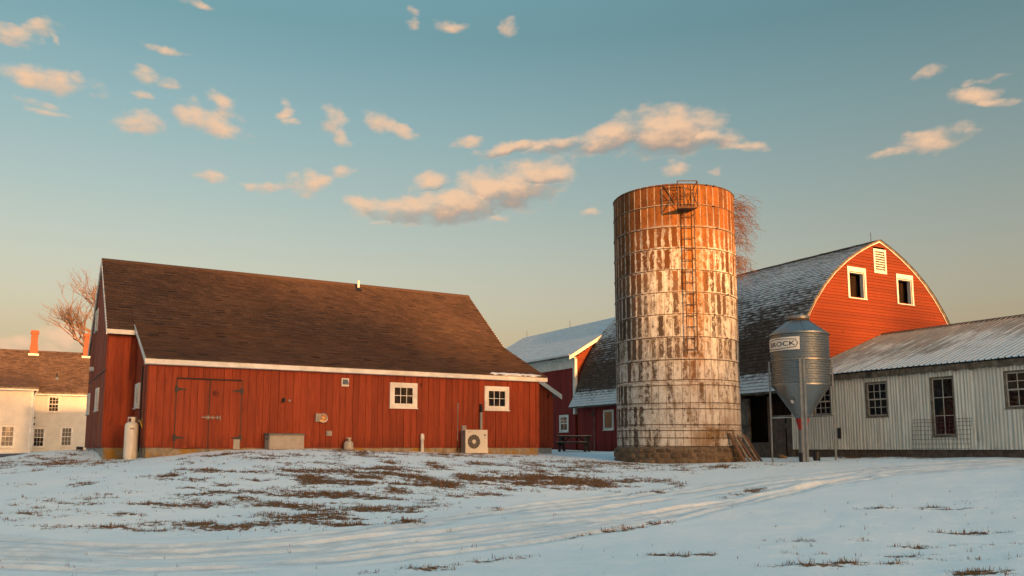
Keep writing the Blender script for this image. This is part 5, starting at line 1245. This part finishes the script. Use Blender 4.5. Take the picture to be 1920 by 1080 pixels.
for (a, b, z, y0) in ((-.56, .45, 1.68, -.03), (1.31, 2.38, 1.76, -.03), (-2.75, -1.5, 1.77, -2.33)): MB(front(y0)).box(a, b, 0, .10, z, z+.06).build('cornice', WT, hs)
MB().box(-.48, -.36, -.16, -.03, 1.80, 1.95).tube([(-.48, -.1, 2.3), (-.38, -.1, 2.42)], .05, 6).build('wall_lamp', M['black_iron'], hs)

# ================= bare tree behind the house =================
def bare_tree(name, loc, height, spread, seed, depth=6, label=None, lean=(0, 0)):
    rd = random.Random(seed); tr = MB(); tw = MB()
    def grow(p, d, ln, r_, lev):
        n = 4; pts = [p.copy()]; q_ = p.copy()
        for k in range(n):
            d = (d+Vector((rd.uniform(-.13, .13), rd.uniform(-.13, .13), rd.uniform(-.04, .10)))).normalized(); q_ = q_+d*ln/n; pts.append(q_.copy())
        (tr if lev < 2 else tw).tube([tuple(x) for x in pts], [r_*(1-.4*k/n) for k in range(n+1)], 6 if lev < 2 else 3, cap=False)
        if lev >= depth: return
        nb = rd.choice([2, 3]) if lev < 2 else rd.choice([2, 3, 3])
        for k in range(nb):
            base = pts[-1] if k == 0 else pts[rd.randint(2, n)]
            ax = Vector((rd.uniform(-1, 1), rd.uniform(-1, 1), rd.uniform(-.2, .5))).normalized()
            nd = (d*1.0+ax*spread*rd.uniform(.6, 1.1)).normalized()
            grow(base, nd, ln*rd.uniform(.64, .84), r_*rd.uniform(.52, .70), lev+1)
    o = thing(name, label, 'tree', loc)
    grow(Vector((0, 0, 0)), Vector((lean[0], lean[1], 1)).normalized(), height*.28, height*.026, 0)
    tr.build('trunk', M['bark'], o, recalc=False); tw.build('crown', M['twig'], o, recalc=False)
    return o
bare_tree('bare_tree', (-44.0, 95, EYE-.4), 21.5, .95, 14, 7, 'bare leafless tree rising behind the white house roof')
# ================= the wood out of view towards the sun, added to shade the lower walls =================
def shade_wood():
    rd = random.Random(91); ux, uy = math.cos(SUN_A), math.sin(SUN_A); vx, vy = -uy, ux
    V = []; Fc = []
    def tri(p, q_, r_): o = len(V); V.extend((p, q_, r_)); Fc.append((o, o+1, o+2))
    v = -90
    while v < 150:
        v += rd.uniform(.8, 1.7); dist = 170+rd.uniform(-14, 14)
        top = WOOD_TOP(v)*rd.uniform(.90, 1.05)+1.2
        bx, by = ux*dist+vx*v, uy*dist+vy*v; w_ = rd.uniform(.10, .2)
        tri((bx-vx*w_, by-vy*w_, -1), (bx+vx*w_, by+vy*w_, -1), (bx, by, top*.9))
        for k in range(680):
            t = rd.random()**1.05; zz = .8+top*t; s_ = .3+1.9*min(1, (1-t)*2.6+.15); a = rd.uniform(-s_, s_); e = rd.uniform(-2, 2)
            l_ = rd.uniform(.6, 1.7); an = rd.uniform(.5, 2.6); c_, sn = math.cos(an)*l_, math.sin(an)*l_; th = rd.uniform(.12, .32)
            x, y = bx+vx*a+ux*e, by+vy*a+uy*e
            tri((x, y, zz), (x+vx*th, y+vy*th, zz+.03), (x+vx*c_, y+vy*c_, zz+sn))
    m_ = bpy.data.meshes.new('wood'); m_.from_pydata(V, [], Fc); m_.materials.append(M['twig'])
    o = bpy.data.objects.new('wood', m_); C.objects.link(o); o['kind'] = 'stuff'; o['label'] = 'bare winter wood added out of view to shade the lower walls'; o['category'] = 'wood'
# crown height along the wood, shaped to set the shadow edge on barns and silo
def WOOD_TOP(v): return float(np.interp(v, [-60, -6, 4, 12, 18, 23, 32, 60, 120], [28, 27.5, 26.3, 22.8, 20.6, 20.2, 20.3, 20, 20]))
shade_wood()
